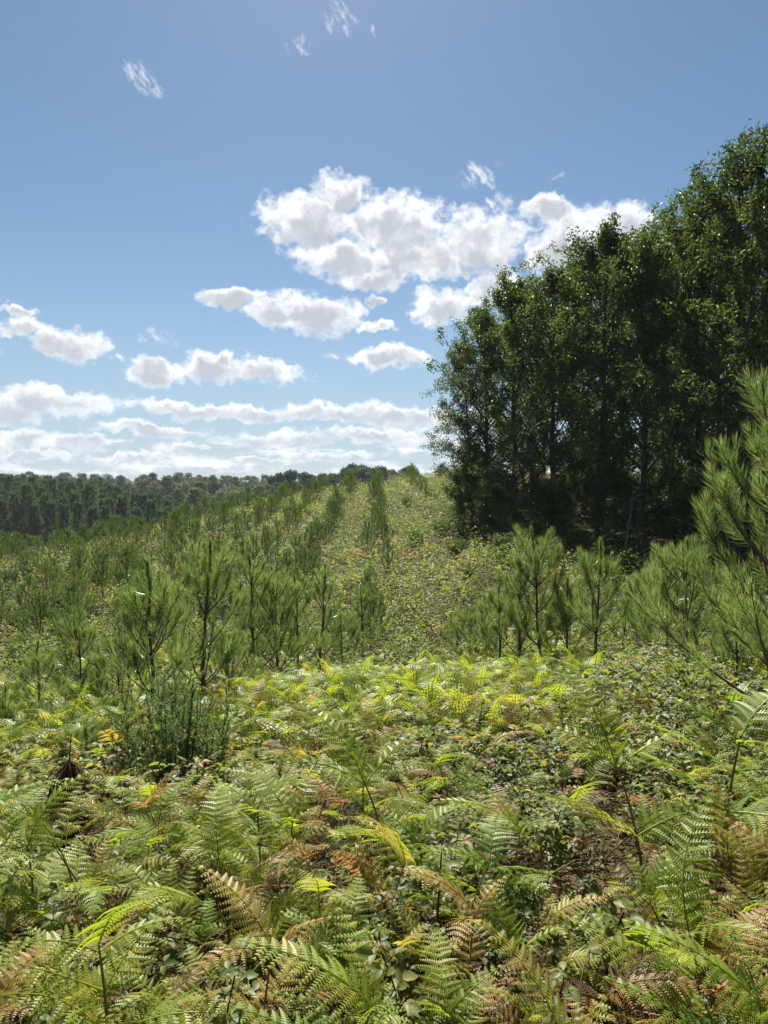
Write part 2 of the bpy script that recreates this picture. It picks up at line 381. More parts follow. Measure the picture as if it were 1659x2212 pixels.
# ------------------------------------------------------------------ broadleaved wood on the right
def make_tree(H, Rc, seed, nsub=6, sprays=5, nleaf=9, leaf=.13, low=.12, nl=26, lean=(0, 0), wid=.42, gap=0.):
    rng = np.random.default_rng(seed)
    tr = Geo(); cw = Geo()
    n = 9; tt = np.linspace(0, 1, n)
    wob = np.cumsum(rng.normal(0, .018*H/4, (n, 2)), 0); wob[0] = 0
    P = np.c_[wob[:, 0]+lean[0]*tt**1.5, wob[:, 1]+lean[1]*tt**1.5, tt*H*.96]
    r0 = .012*H+.02
    tube(tr, P, r0*(1-tt*.88), 7)
    pos = []; outd = []
    def along(PP, s): 
        s = np.clip(s, 0, 1)*(len(PP)-1); i = min(int(s), len(PP)-2); return PP[i]+(PP[i+1]-PP[i])*(s-i)
    for k in range(nl):
        f = low+(1-low)*((k+.5)/nl)**.85+rng.normal(0, .012); f = min(f, .985)
        b = along(P, f)
        q_ = (f-low)/(1-low); prof = (.72+.28*min(1, q_*3))*(1 if q_ < .5 else max(.2, 1-((q_-.5)/.54)**2.4))
        L = Rc*prof*rng.uniform(.7, 1.15)+.3
        az_ = k*2.4+rng.normal(0, .4); el_ = R(18+50*f+rng.normal(0, 9))
        d = np.array([math.cos(az_)*math.cos(el_), math.sin(az_)*math.cos(el_), math.sin(el_)])
        p1 = b+d*L*.55; p2 = b+d*L+np.array([0, 0, .12*L])+rng.normal(0, .08*L, 3)
        Q = bez(b, p1, p2, 6)
        rl = max(.018, r0*(1-f*.85)*.5)
        tube(tr, Q, np.linspace(rl, .008, 6), 4)
        for j in range(nsub):
            if rng.random() < gap: continue
            s = .3+.7*(j+.6)/nsub; sb = along(Q, s)
            sd_ = unit(d+rng.normal(0, .75, 3)+np.array([0, 0, .15])); sl = L*rng.uniform(.18, .42)*(1.15-s*.5)+.15
            e = sb+sd_*sl; S = bez(sb, sb+sd_*sl*.5+rng.normal(0, .05, 3), e+np.array([0, 0, -.04*sl]), 4)
            tube(tr, S, np.linspace(.010, .004, 4), 3)
            for q in range(sprays):
                sp = along(S, .25+.75*(q+rng.random())/sprays)
                pos.append(sp+rng.normal(0, .10, 3)); outd.append(unit(sd_+.5*d+rng.normal(0, .5, 3)))
    pos = np.array(pos); outd = np.array(outd); m = len(pos)
    # leaves round each twig tip
    k = nleaf
    bp_ = np.repeat(pos, k, 0)+rng.normal(0, .11, (m*k, 3))
    dd = unit(np.repeat(outd, k, 0)*.6+rng.normal(0, .75, (m*k, 3))+np.array([0, 0, -.25]))
    nn = unit(rng.normal(0, .55, (m*k, 3))+np.array([0, 0, 1.]))
    clump = np.repeat(rng.normal(0, .13, m), k)
    leaves(cw, bp_, dd, nn, leaf*rng.uniform(.7, 1.25, m*k), wid, np.clip(.48+clump+rng.normal(0, .13, m*k), 0, 1))
    return tr, cw
def tree_proto(name, H, *a, **k):
    tr, cw = make_tree(H, *a, **k)
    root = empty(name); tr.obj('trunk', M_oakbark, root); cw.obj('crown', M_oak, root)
    return Proto(root), float(np.percentile(cw.verts()[0][:, 2], 99.85))
TP = {
 'chest': tree_proto('chestnut_tree', 15, 3.8, 11, leaf=.20, wid=.30, nl=42, nsub=8, sprays=6, nleaf=11, low=.06, gap=.24),
 'oak':   tree_proto('oak_tree', 13, 4.0, 12, leaf=.15, wid=.54, nl=44, nsub=8, sprays=6, nleaf=12, low=.05, gap=.24),
 'oakb':  tree_proto('oak_tree', 12.5, 3.7, 15, leaf=.15, wid=.54, nl=44, nsub=8, sprays=6, nleaf=12, low=.05, gap=.24),
 'edge':  tree_proto('oak_tree', 11, 3.0, 13, leaf=.14, wid=.52, nl=40, nsub=8, sprays=6, nleaf=11, low=.03, lean=(-.7, 0), gap=.2),
 'inner': tree_proto('oak_tree', 14, 4.2, 14, leaf=.20, wid=.55, nl=40, nsub=8, sprays=6, nleaf=10, low=.06, gap=.2),
 'bush':  tree_proto('hazel_bush', 4.2, 2.6, 16, leaf=.14, wid=.6, nl=34, nsub=7, sprays=6, nleaf=9, low=.03),
}
WOOD = [ # kind, u of stem, depth, v of the top, label
 ('edge', 1012, 42, 735, 'small open crowned oak leaning out over the hill at the end of the wood'),
 ('oak', 1050, 39, 652, 'oak at the end of the wood with a thin crown top against low cloud'),
 ('oakb', 1115, 36, 598, 'rounded green oak second from the hill end of the wood front'),
 ('oak', 1195, 33, 552, 'broad oak on the wood edge under the middle of the sloping canopy line'),
 ('oakb', 1300, 30, 482, 'oak with the pointed top that stands up into the white cloud'),
 ('oak', 1395, 27.5, 500, 'dark stemmed oak in the dip beside the tall chestnut'),
 ('chest', 1525, 26.5, 395, 'chestnut with long leaves forming the shoulder below the tallest crown'),
 ('chest', 1622, 24, 296, 'tallest chestnut in the wood with drooping long leaves against blue sky'),
 ('chest', 1720, 21, 240, 'chestnut standing half out of sight next to the tallest chestnut'),
 ('inner', 1120, 46, 640, 'shaded oak standing behind the rounded oak near the hill end'),
 ('inner', 1235, 42, 590, 'shaded oak deep in the wood behind the broad oak'),
 ('inner', 1345, 37, 560, 'shaded oak deep in the wood between the pointed oak and the dark stemmed oak'),
 ('inner', 1450, 34, 510, 'shaded oak in the wood behind the chestnut shoulder'),
 ('inner', 1560, 32, 430, 'shaded oak behind the tallest chestnut with a bare lower trunk'),
 ('inner', 1690, 30, 400, 'shaded oak behind the chestnut that is half out of sight'),
 ('inner', 1280, 50, 560, 'rearmost oak of the wood seen through gaps behind the pointed oak'),
 ('inner', 1500, 44, 520, 'rearmost oak of the wood seen through gaps behind the chestnuts'),
 ('inner', 1660, 40, 470, 'rearmost oak of the wood glimpsed behind the tallest chestnut'),
 ('bush', 1020, 37, 985, 'bright leafy hazel bush at the hill end foot of the wood'),
 ('bush', 1075, 33, 1035, 'leafy hazel bush hanging over the shaded bank'),
 ('bush', 1180, 31, 1020, 'dark hazel bush beneath the broad oak'),
 ('bush', 1330, 30, 1010, 'dark hazel bush in deep shade beneath the dark stemmed oak'),
 ('bush', 1480, 27, 1000, 'dark hazel bush behind the small pines beneath the chestnuts'),
 ('bush', 1620, 25, 990, 'dark hazel bush behind the big pine beneath the tallest chestnut'),
 ('bush', 1420, 36, 1010, 'hazel bush lit in a gap far inside the wood'),
 ('inner', 1085, 52, 700, 'hindmost shaded oak at the hill end of the wood'),
 ('inner', 1180, 58, 650, 'hindmost shaded oak behind the broad oak'),
 ('inner', 1400, 56, 600, 'hindmost shaded oak behind the dark stemmed oak'),
 ('inner', 1590, 54, 560, 'hindmost shaded oak behind the chestnuts'),
 ('bush', 1130, 44, 960, 'large shaded hazel bush behind the rounded oak'),
 ('bush', 1230, 46, 950, 'large shaded hazel bush behind the broad oak'),
 ('bush', 1330, 44, 940, 'large shaded hazel bush behind the pointed oak'),
 ('bush', 1440, 42, 930, 'large shaded hazel bush behind the dark stemmed oak'),
 ('bush', 1540, 38, 920, 'large shaded hazel bush behind the chestnut shoulder'),
 ('bush', 1650, 34, 910, 'large shaded hazel bush behind the tallest chestnut'),
 ('bush', 1260, 36, 980, 'shaded hazel bush between the broad oak and the pointed oak'),
 ('bush', 1560, 30, 950, 'shaded hazel bush between the two chestnuts of the edge'),
 ('bush', 1085, 26, 1150, 'hazel bush added to darken the shaded bank nearest the open hill'),  # front belt of five bushes, added to darken and shade the wood foot
 ('bush', 1195, 24.5, 1160, 'hazel bush added to deepen the shade behind the twin leader pine'),
 ('bush', 1310, 22.5, 1170, 'hazel bush added to deepen the shade behind the pointed pine'),
 ('bush', 1430, 21, 1175, 'hazel bush added to deepen the shade behind the upswept pine'),
 ('bush', 1540, 19.5, 1170, 'hazel bush added to deepen the shade behind the dense pine'),
 ('bush', 1035, 44, 960, 'hazel bush closing the far end of the wood edge'),

]
rngw = np.random.default_rng(3)
for kind, u, Yd, vt, lab in WOOD:
    x, y, zt = at(u, vt, Yd); zg = g1(x, y)-.1
    pr, H0 = TP[kind]; s = (zt-zg)/H0
    rz = rngw.uniform(0, 6.28) if kind != 'edge' else 0.0
    o = pr.place((x, y, zg), rz, (max(s, .85) if s < .85 and kind != 'bush' else s,)*2+(s,))
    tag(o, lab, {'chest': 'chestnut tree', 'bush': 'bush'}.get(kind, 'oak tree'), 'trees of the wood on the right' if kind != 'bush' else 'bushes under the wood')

# thin bare saplings and dead branches at the wood edge
def bare_sapling(loc, H, lean, seed, label, nb=7, r=.03):
    rng = np.random.default_rng(seed); g = Geo()
    P = bez((0, 0, 0), (lean[0]*.2, lean[1]*.2, H*.55), (lean[0], lean[1], H), 9)+np.c_[rng.normal(0, .03, (9, 2)), np.zeros(9)]
    root = empty('bare_sapling', loc)
    tube(g, P, np.linspace(r, r*.25, 9), 5)
    g.obj('trunk', M_grey, root)
    for k in range(nb):
        b = Geo()
        i = rng.integers(3, 8); a = rng.uniform(0, 6.28); L = rng.uniform(.3, .9)
        d = np.array([math.cos(a)*.8, math.sin(a)*.8, rng.uniform(-.1, .7)])
        Q = bez(P[i], P[i]+d*L*.5+rng.normal(0, .06, 3), P[i]+d*L+np.array([0, 0, -.1]), 5)
        tube(b, Q, np.linspace(r*.35, .003, 5), 3)
        for q in range(3):
            e = Q[2+q % 3]; d2 = d+rng.normal(0, .5, 3)
            tube(b, bez(e, e+d2*.15, e+d2*.3+rng.normal(0, .04, 3), 4), [.005, .004, .003, .002], 3)
        b.obj('branch', M_grey, root)
    tag(root, label, 'dead sapling', 'bare saplings at the wood edge')
for (u, Yd, vt, dx, seed, lab) in [(1632, 15, 770, -.9, 1, 'pale bare leaning sapling standing behind the big pine'),
        (1505, 20, 950, -1.1, 2, 'thin grey leaning sapling in front of the dark wood'),
        (985, 38, 905, -1.3, 3, 'dead twiggy sapling reaching out over the hill from the wood end'),
        (1372, 24, 1060, .3, 4, 'straight bare stem in deep shade behind the small pines')]:
    x, y, zt = at(u, vt, Yd); x -= dx; zg = g1(x, y)
    bare_sapling((x, y, zg), zt-zg, (dx, 0), seed, lab, nb=12, r=.035)

# ------------------------------------------------------------------ young pines
def needle_set(g, base, axis, theta, ln, wd, rng, tint, up=.12, simple=False):
    k = len(base); a = unit(axis)
    rv = unit(rng.normal(0, 1, (k, 3))); pv = unit(rv-(rv*a).sum(-1, keepdims=True)*a)
    d = a*np.cos(theta)[:, None]+pv*np.sin(theta)[:, None]
    s = unit(np.cross(d, unit(rng.normal(0, 1, (k, 3)))))*(wd*.5)
    L = ln[:, None]
    if simple:
        tip = base+d*L+np.array([0, 0, up])*L*.3
        V = np.stack([base-s, base+s, tip], 1); F = np.arange(k*3).reshape(-1, 3); m = 3
    else:
        mid = base+d*L*.55
        tip = mid+unit(d+a*.28+np.array([0, 0, up]))*L*.45
        V = np.stack([base-s, base+s, mid-s*.9, mid+s*.9, tip], 1)
        F = np.array([[0, 1, 3], [0, 3, 2], [2, 3, 4]]); F = (F[None]+(np.arange(k)*5)[:, None, None]).reshape(-1, 3); m = 5
    g.add(V.reshape(-1, 3), F, np.repeat(np.clip(tint, 0, 1), m))
def shoot_needles(g, pts, s0, dens, rng, ln=.15, wd=.0028, th0=.9, th1=.38, tint=.5, simple=False, up=.12):
    """needles on the outer part (from fraction s0) of a shoot polyline; steeper and shorter at its tip"""
    pts = np.asarray(pts); seg = np.linalg.norm(np.diff(pts, axis=0), axis=1); cum = np.r_[0, np.cumsum(seg)]; Lt = cum[-1]
    k = max(6, int(dens*Lt*(1-s0))); s = s0+(1-s0)*rng.random(k)**.8
    b = np.stack([np.interp(s*Lt, cum, pts[:, i]) for i in range(3)], -1)
    tan = unit(np.gradient(pts, axis=0)); a = np.stack([np.interp(s*Lt, cum, tan[:, i]) for i in range(3)], -1)
    q = (s-s0)/(1-s0)
    th = th0+(th1-th0)*q**.8+rng.normal(0, .1, k)
    l = ln*(1-.35*q**3)*rng.uniform(.8, 1.15, k)
    needle_set(g, b, a, np.maximum(th, .12), l, wd, rng, tint+rng.normal(0, .13, k)+.12*q, up, simple)
def make_pine(H, seed, dens=300, wd=.0040, simple=False, whorls=(.22, .42, .6, .77), nb=5, spread=.42, lead=.24, ln=.18, sub=3, bushy=1.0):
    rng = np.random.default_rng(seed)
    tr = Geo(); br = []
    n = 8; tt = np.linspace(0, 1, n)
    P = np.c_[np.cumsum(rng.normal(0, .008*H, (n, 2)), 0)*np.r_[0, np.ones(n-1)][:, None], tt*H]
    r0 = .011*H+.006
    tube(tr, P, r0*(1-tt*.8), 6)
    le = Geo()
    top = np.array([np.interp(np.linspace(1-lead, 1, 5), tt, P[:, i]) for i in range(3)]).T
    shoot_needles(le, top, .0, dens*2.2, rng, ln*.85, wd, .45, .2, .45, simple)
    for wi, w in enumerate(whorls):
        m = nb+rng.integers(-1, 2)
        for k in range(m):
            f = w+rng.normal(0, .012); b = np.array([np.interp(f, tt, P[:, i]) for i in range(3)])
            a = k*2*PI/m+wi*.7+rng.normal(0, .25)
            L = H*(spread*(1-f)*1.05+.13)*rng.uniform(.75, 1.15)*bushy
            e0 = R(rng.normal(28+22*f, 7)); e1 = R(rng.normal(70+12*f, 7))
            h = np.array([math.cos(a), math.sin(a), 0]); z = np.array([0, 0, 1.])
            p1 = b+(h*math.cos(e0)+z*math.sin(e0))*L*.55; p2 = p1+(h*math.cos(e1)+z*math.sin(e1))*L*.55
            Q = bez(b, p1, p2, 7)
            bg_, ng = Geo(), Geo()
            tube(bg_, Q, np.linspace(max(.004, r0*.38), .0025, 7), 4)
            shoot_needles(ng, Q, .32 if f > .5 else .42, dens, rng, ln, wd, .78, .24, .5, simple)
            for j in range(sub):
                s = rng.uniform(.4, .8); i = int(s*6); e = Q[i]
                d = unit((Q[i+1]-Q[i])/np.linalg.norm(Q[i+1]-Q[i])+.8*unit(np.cross(Q[i+1]-Q[i], z))*(1 if j % 2 else -1)+np.array([0, 0, .25])+rng.normal(0, .15, 3))
                l2 = L*rng.uniform(.28, .45)
                S = bez(e, e+d*l2*.5, e+d*l2*.85+z*l2*.3, 5)
                tube(bg_, S, np.linspace(.004, .002, 5), 3)
                shoot_needles(ng, S, .22, dens, rng, ln*.95, wd, .8, .32, .5, simple)
            br.append((bg_, ng))
    return tr, le, br
def pine_full(seed, H, **k):
    tr, le, br = make_pine(H, seed, **k)
    root = empty('young_pine'); tr.obj('trunk', M_bark, root)
    le.obj('leading_shoot', M_needle, root)
    for b, nn in br:
        bo = b.obj('branch', M_bark, root); nn.obj('needles', M_needle, bo)
    return Proto(root), H
def pine_lod(seed, H, **k):
    tr, le, br = make_pine(H, seed, simple=True, **k)
    root = empty('young_pine'); ng = le
    for b, nn in br: tr.merge(b); ng.merge(nn)
    tr.obj('trunk', M_bark, root); ng.obj('needles', M_hillneedle, root)
    return Proto(root), H
NEARP = {
 'open': pine_full(21, 2.0, whorls=(.33, .52, .68), nb=5, spread=.35, lead=.30, ln=.21, sub=2),
 'tall': pine_full(22, 2.4, whorls=(.2, .42, .60, .76), nb=5, spread=.35, lead=.25, ln=.20, sub=3),
 'bushy': pine_full(23, 2.0, whorls=(.12, .3, .5, .7), nb=6, spread=.5, lead=.24, ln=.19, sub=3),
 'slim': pine_full(24, 2.2, whorls=(.2, .42, .62, .8), nb=4, spread=.26, lead=.26, ln=.17, sub=2),
 'big': pine_full(25, 3.0, whorls=(.10, .22, .36, .5, .64, .78), nb=5, spread=.35, lead=.22, ln=.17, sub=4, dens=300, wd=.0034),
 'tuft': pine_full(26, .75, whorls=(.1, .28, .45), nb=6, spread=.7, lead=.35, ln=.2, sub=2, dens=420),
}
NEAR = [ # kind, u, depth, v top, label
 ('open', 335, 6.5, 1205, 'tall young pine with a bare reddish stem rising behind the gorse bush'),
 ('tall', 440, 8.0, 1165, 'young pine with spreading branches just right of the bare stemmed pine'),
 ('slim', 545, 10.5, 1195, 'slim young pine with a dark upright leader between two bushier pines'),
 ('tall', 592, 11, 1225, 'young pine with long drooping lower branches above the pale leaved sapling'),
 ('slim', 690, 13.2, 1215, 'young pine with a thin leader at the left edge of the open strip'),
 ('slim', 645, 12, 1240, 'small narrow pine tucked between two taller pines left of the strip'),
 ('slim', 785, 16.5, 1262, 'slender pine at the foot of the open strip of hillside'),
 ('bushy', 735, 14, 1320, 'low bushy pine at the foot of the hill beside the slender pine'),
 ('open', 85, 7.4, 1385, 'stocky young pine with a dark stem near the left side of the fern bed'),
 ('tall', 172, 8.4, 1320, 'young pine with a thin straight stem between the stocky pine and the bare stemmed pine'),
 ('bushy', 15, 6.6, 1480, 'low pine cut by the left margin below the hillside'),
 ('bushy', 250, 7.8, 1370, 'round bushy pine half hidden behind the bare stemmed pine'),
 ('bushy', 490, 8.8, 1370, 'bushy pine filling the gap behind the spreading pine'),
 ('tuft', 185, 5.6, 1575, 'soft green pine tuft right beside the dead brown clump'),
 ('tuft', 55, 4.3, 1760, 'low pine tuft among the ferns near the bottom left corner'),
 ('tall', 1165, 12.5, 1138, 'tall pine with twin leaders in front of the dark wood'),
 ('slim', 1122, 12.9, 1185, 'narrow pine pressed against the twin leader pine'),
 ('open', 1281, 11.3, 1165, 'single pointed pine with a straight bare stem in front of the dark wood'),
 ('bushy', 1075, 13.5, 1262, 'bushy pine on the hill side of the twin leader pine'),
 ('bushy', 1020, 14.5, 1315, 'small bushy pine at the right edge of the open strip'),
 ('slim', 975, 16.5, 1325, 'thin little pine standing alone on the lower strip'),
 ('bushy', 1225, 12.2, 1250, 'low bushy pine between the twin leader pine and the pointed pine'),
 ('open', 1390, 11.5, 1215, 'pale needled pine in the gap right of the pointed pine'),
 ('tall', 1450, 10, 1195, 'young pine with upswept branches beside the big pine'),
 ('bushy', 1500, 8.6, 1165, 'dense pine overlapping the left side of the big pine'),
 ('slim', 1345, 12.5, 1270, 'short slim pine behind the ferns right of the pointed pine'),
 ('big', 1722, 5.2, 800, 'largest pine with thick leader and long branches at the right margin'),
 ('bushy', 1590, 7.2, 1290, 'bushy pine in front of the dark wood under the big pine branches'),
 ('slim', 945, 25, 1248, 'lone little pine halfway up the open strip near the shaded bank'),
]
rngp = np.random.default_rng(8)
near_xy = []
ANCH = []
for kind, u, Yd, vt, lab in NEAR:
    x, y, zt = at(u, vt, Yd); zg = g1(x, y)-.03; pr, H0 = NEARP[kind]
    s = (zt-zg)/H0*.98
    o = pr.place((x, y, zg), rngp.uniform(0, 6.28), (s*(.85+.15/s) if s > 0 else 1,)*2+(s,), (rngp.normal(0, .02), rngp.normal(0, .02)))
    tag(o, lab, 'young pine', 'young pines in the near rows'); near_xy.append((x, y)); ANCH.append((x, y, lab))
near_xy = np.array(near_xy)

HP = [pine_lod(31+i, 2.0, dens=[190, 200, 180, 195, 190, 200][i], wd=.011, whorls=[(.15, .38, .6, .78), (.2, .45, .68), (.12, .32, .55, .75), (.2, .42, .62, .8), (.15, .4, .62), (.1, .3, .5, .72)][i],
               nb=[5, 4, 6, 5, 5, 6][i], spread=[.38, .30, .46, .34, .42, .5][i], lead=.27, ln=.17, sub=2) for i in range(6)]
rows = []
for r, x0 in enumerate(np.r_[-.45-np.arange(0, 13)*2.75, 2.6]):
    dyr = 1.72 if r < 13 else 3.3
    lst = []
    yy = 15.5+rngp.uniform(0, 1.5)
    while yy < 78:
        yy += dyr*rngp.uniform(.6, 1.35)
        if rngp.random() < (.16 if r < 3 else .08): continue
        x = x0+rngp.normal(0, .26)-.0*yy; 
        if r == 13 and (yy < 50 or yy > 74): continue
        if r == 0 and 31 < yy < 33.5: continue
        if abs(x) > .56*yy+1.2+1: continue
        if len(near_xy) and np.min(np.hypot(near_xy[:, 0]-x, near_xy[:, 1]-yy)) < 1.3: continue
        lst.append((x, yy))
    rows.append(lst)
# keep those that the brow of the hill does not hide
def seen(x, y, h):
    zt = g1(x, y)+h; t_ = np.linspace(.25, .96, 60)
    line = CAM_Z+(zt-CAM_Z)*t_
    return np.all(gz(x*t_, y*t_)+.25 < line)
nrow = 0; npine = 0
for lst in rows:
    lst = [(x, y, rngp.uniform(.66, 1.05)*(1+.10*np.clip((-x-3)/8, 0, 1))) for x, y in lst]
    lst = [q for q in lst if seen(q[0], q[1], 1.8*q[2])]
    if not lst: continue
    nrow += 1
    for i, (x, y, s) in enumerate(sorted(lst, key=lambda q: q[1])):
        if npine >= 272: break
        pr, H0 = HP[rngp.integers(0, 6)]
        o = pr.place((x, y, g1(x, y)-.04), rngp.uniform(0, 6.28), (s*rngp.uniform(.7, 1.0)*(.85 if nrow == 1 else 1),)*2+(s,), (rngp.normal(0, .03), rngp.normal(0, .03)))
        rn = 'row along the open strip' if nrow == 1 else ('sparse row by the wood' if x > 1 else ordinal(nrow-1)+' row left of it'.replace('it', 'the bare strip'))
        tag(o, f'young pine, {ordinal(i+1)} up the slope in the {rn}', 'young pine', 'young pines planted in rows up the hill')
        npine += 1
print('hill pines', npine)
for p, _ in list(HP)+list(NEARP.values())+list(TP.values()):
    assert p.used

# ------------------------------------------------------------------ far woods
def far_pine(seed, H, Rr):
    rng = np.random.default_rng(seed); g, t_ = Geo(), Geo()
    tube(t_, [(0, 0, 0), (rng.normal(0, .1), 0, H*.5), (0, 0, H*.97)], [.16, .11, .03], 5)
    k = 2600; h = rng.uniform(.28, 1, k)**.9
    tier = np.floor(h*13)/13; a = rng.uniform(0, 2*PI, k); lob = 1+.35*np.sin(a*3+tier*31)
    rr = Rr*np.clip(1.12-h, .05, 1)**.8*np.sqrt(rng.random(k))*lob*np.where(h < .45, .75, 1)
    pos = np.c_[np.cos(a)*rr, np.sin(a)*rr, h*H+rr*.25+rng.normal(0, .15, k)]
    d = unit(np.c_[np.cos(a), np.sin(a), rng.uniform(.2, 1.3, k)]+rng.normal(0, .3, (k, 3)))
    leaves(g, pos, d, unit(rng.normal(0, .7, (k, 3))+[0, 0, 1]), rng.uniform(.25, .5, k), .45, np.clip(.45+rng.normal(0, .18, k), 0, 1))
    root = empty('plantation_pine'); t_.obj('trunk', M_bark, root); g.obj('crown', M_farpine, root)
    return Proto(root), H
def far_broad(seed, H, Rr, name='broadleaf_tree', mat=None, low=.12):
    rng = np.random.default_rng(seed); g, t_ = Geo(), Geo()
    tube(t_, [(0, 0, 0), (.2, 0, H*.4), (0, .1, H*.85)], [.3, .2, .05], 5)
    pos = []; nr = []
    nlob = 26
    for i in range(nlob):
        a = rng.uniform(0, 6.28); f = low+(1-low)*rng.random()**.8; 
        rr = Rr*math.sin(PI*min(1, .2+.75*(f-low)/(1-low)))**.8*rng.uniform(.25, .9)
        c = np.array([math.cos(a)*rr, math.sin(a)*rr, f*H*.93]); q = Rr*rng.uniform(.25, .42)
        m = 110; v = unit(rng.normal(0, 1, (m, 3))); v[:, 2] = np.where(v[:, 2] < -.3, -v[:, 2], v[:, 2])
        pos.append(c+v*q*rng.uniform(.6, 1.1, (m, 1))*[1, 1, .8]); nr.append(v)
        tube(t_, bez((0, 0, f*H*.55), c*[.4, .4, .8], c, 4), np.linspace(.09, .03, 4), 3)
    pos = np.concatenate(pos); nr = np.concatenate(nr); k = len(pos)
    leaves(g, pos, unit(rng.normal(0, 1, (k, 3))), unit(nr+rng.normal(0, .5, (k, 3))), rng.uniform(.4, .8, k), .6, np.clip(.45+np.repeat(rng.normal(0, .14, nlob), 110)+rng.normal(0, .15, k), 0, 1))
    root = empty(name); t_.obj('trunk', M_oakbark, root); g.obj('crown', mat or M_farleaf, root)
    return Proto(root), H
FP = [far_pine(51+i, [14, 15, 13, 14.5][i], [2.3, 2.6, 2.1, 2.4][i]) for i in range(4)]
FB = [far_broad(61+i, [13, 12, 14, 11][i], [4.2, 4.8, 4.0, 4.4][i]) for i in range(4)]
FS = [far_broad(71+i, [17, 16, 18][i], [3.2, 3.6, 3.0][i], 'tall_ridge_pine', M_farpine, low=.42) for i in range(3)]
rngf = np.random.default_rng(17)
# plantation of tall pines: ranks across the slope
cnt = 0
ranks = np.r_[128, 134, 140.5, 147.5, 155, 163, 172, 182, 193, 205, 218, 232]
for ri, yr in enumerate(ranks):
    u1 = 420-ri*4; u = -45+rngf.uniform(0, 20); k = 0
    while u < u1:
        x, y, _ = at(u, 1000, yr+rngf.normal(0, 3.2))
        k += 1
        pr, H0 = FP[rngf.integers(0, 4)]; s = rngf.uniform(.88, 1.16)
        cap = np.interp(u, [-50, 0, 200, 300, 420], [1016, 1018, 1036, 1058, 1082])+rngf.uniform(-2, 12)+(11-ri)*.5
        s = min(s, (at(u, cap, yr)[2]-g1(x, y)+.3)/H0)
        o = pr.place((x, y, g1(x, y)-.3), rngf.uniform(0, 6.28), (s*1.05, s*1.05, s))
        rk = 'front rank' if ri == 0 else ('hindmost rank' if ri == len(ranks)-1 else ordinal(ri+1)+' rank')
        tag(o, f'dark plantation pine, {ordinal(k)} from the left in the {rk}', 'tall pine', 'pines of the far plantation')
        cnt += 1
        u += 3.5/yr*F_PX*rngf.uniform(.8, 1.25)*(.8+.05*ri)
print('plantation', cnt)
def wood(protos, pts, name_fmt, cat, grp, smin, smax, line=None):
    k = 0
    for (u, Yd) in sorted(pts):
        x, y, _ = at(u, 1000, Yd); k += 1
        pr, H0 = protos[rngf.integers(0, len(protos))]; s = rngf.uniform(smin, smax)
        if line: s = min(s*1.3, (at(u, np.interp(u, *line)+rngf.uniform(-3, 9), Yd)[2]-g1(x, y)+.4)/(H0*1.0))
        o = pr.place((x, y, g1(x, y)-.4), rngf.uniform(0, 6.28), (s*rngf.uniform(.9, 1.25), s*rngf.uniform(.9, 1.25), s))
        tag(o, name_fmt.format(ordinal(k)), cat, grp)
    return k
# far ridge of mixed broadleaves, in four belts one behind the other
wood(FB, [(u+rngf.normal(0, 6), 395+rngf.normal(0, 12)) for u in np.arange(-20, 900, 17)], 'grey green tree, {} from the left along the far ridge skyline', 'ridge tree', 'trees on the far ridge', .9, 1.35, ([-20, 100, 200, 300, 430, 540, 600, 700, 780, 860], [1018, 1020, 1024, 1028, 1022, 1030, 1024, 1024, 1014, 1014]))
wood(FB, [(u+rngf.normal(0, 6), 335+rngf.normal(0, 12)) for u in np.arange(150, 900, 21)], 'grey green tree, {} from the left in the belt just under the ridge skyline', 'ridge tree', 'trees on the far ridge', .85, 1.2)
wood(FB, [(u+rngf.normal(0, 7), 280+rngf.normal(0, 10)) for u in np.arange(330, 860, 25)], 'rounded tree, {} from the left halfway down the far valley side', 'ridge tree', 'trees on the far valley side', .8, 1.15)
wood(FB, [(u+rngf.normal(0, 7), 225+rngf.normal(0, 9)) for u in np.arange(385, 760, 30)], 'rounded pale tree, {} from the left low on the far valley side', 'ridge tree', 'trees on the far valley side', .75, 1.1)
wood(FS, [(u+rngf.normal(0, 5), 238+rngf.normal(0, 12)) for u in np.r_[np.arange(585, 880, 17), np.arange(720, 860, 21)]], 'tall dark ridge pine, {} from the left above the crest of the young plantation', 'tall pine', 'tall pines beyond the hill crest', .93, 1.15, ([560, 600, 640, 700, 740, 780, 860], [1034, 1016, 1012, 1020, 1008, 1000, 1010]))
wood(FB, [(u+rngf.normal(0, 5), 118+rngf.normal(0, 5)) for u in (-15, 25, 70, 110, 150)], 'leafy broadleaf tree, {} from the left along the foot of the plantation', 'broadleaf tree', 'broadleaves at the plantation foot', .62, .85)
wood(FB, [(u+rngf.normal(0, 4), 104+rngf.normal(0, 5)) for u in (525, 560, 592)], 'fresh green broadleaf, {} from the left just beyond the hill shoulder', 'broadleaf tree', 'broadleaves beyond the hill shoulder', .5, .62)
wood(FS, [(215, 300), (262, 320), (330, 345), (432, 350)], 'dark flat topped pine, {} from the left above the plantation skyline', 'tall pine', 'pines standing above the skyline', .95, 1.08, ([215, 262, 330, 432], [1019, 1019, 1021, 1015]))

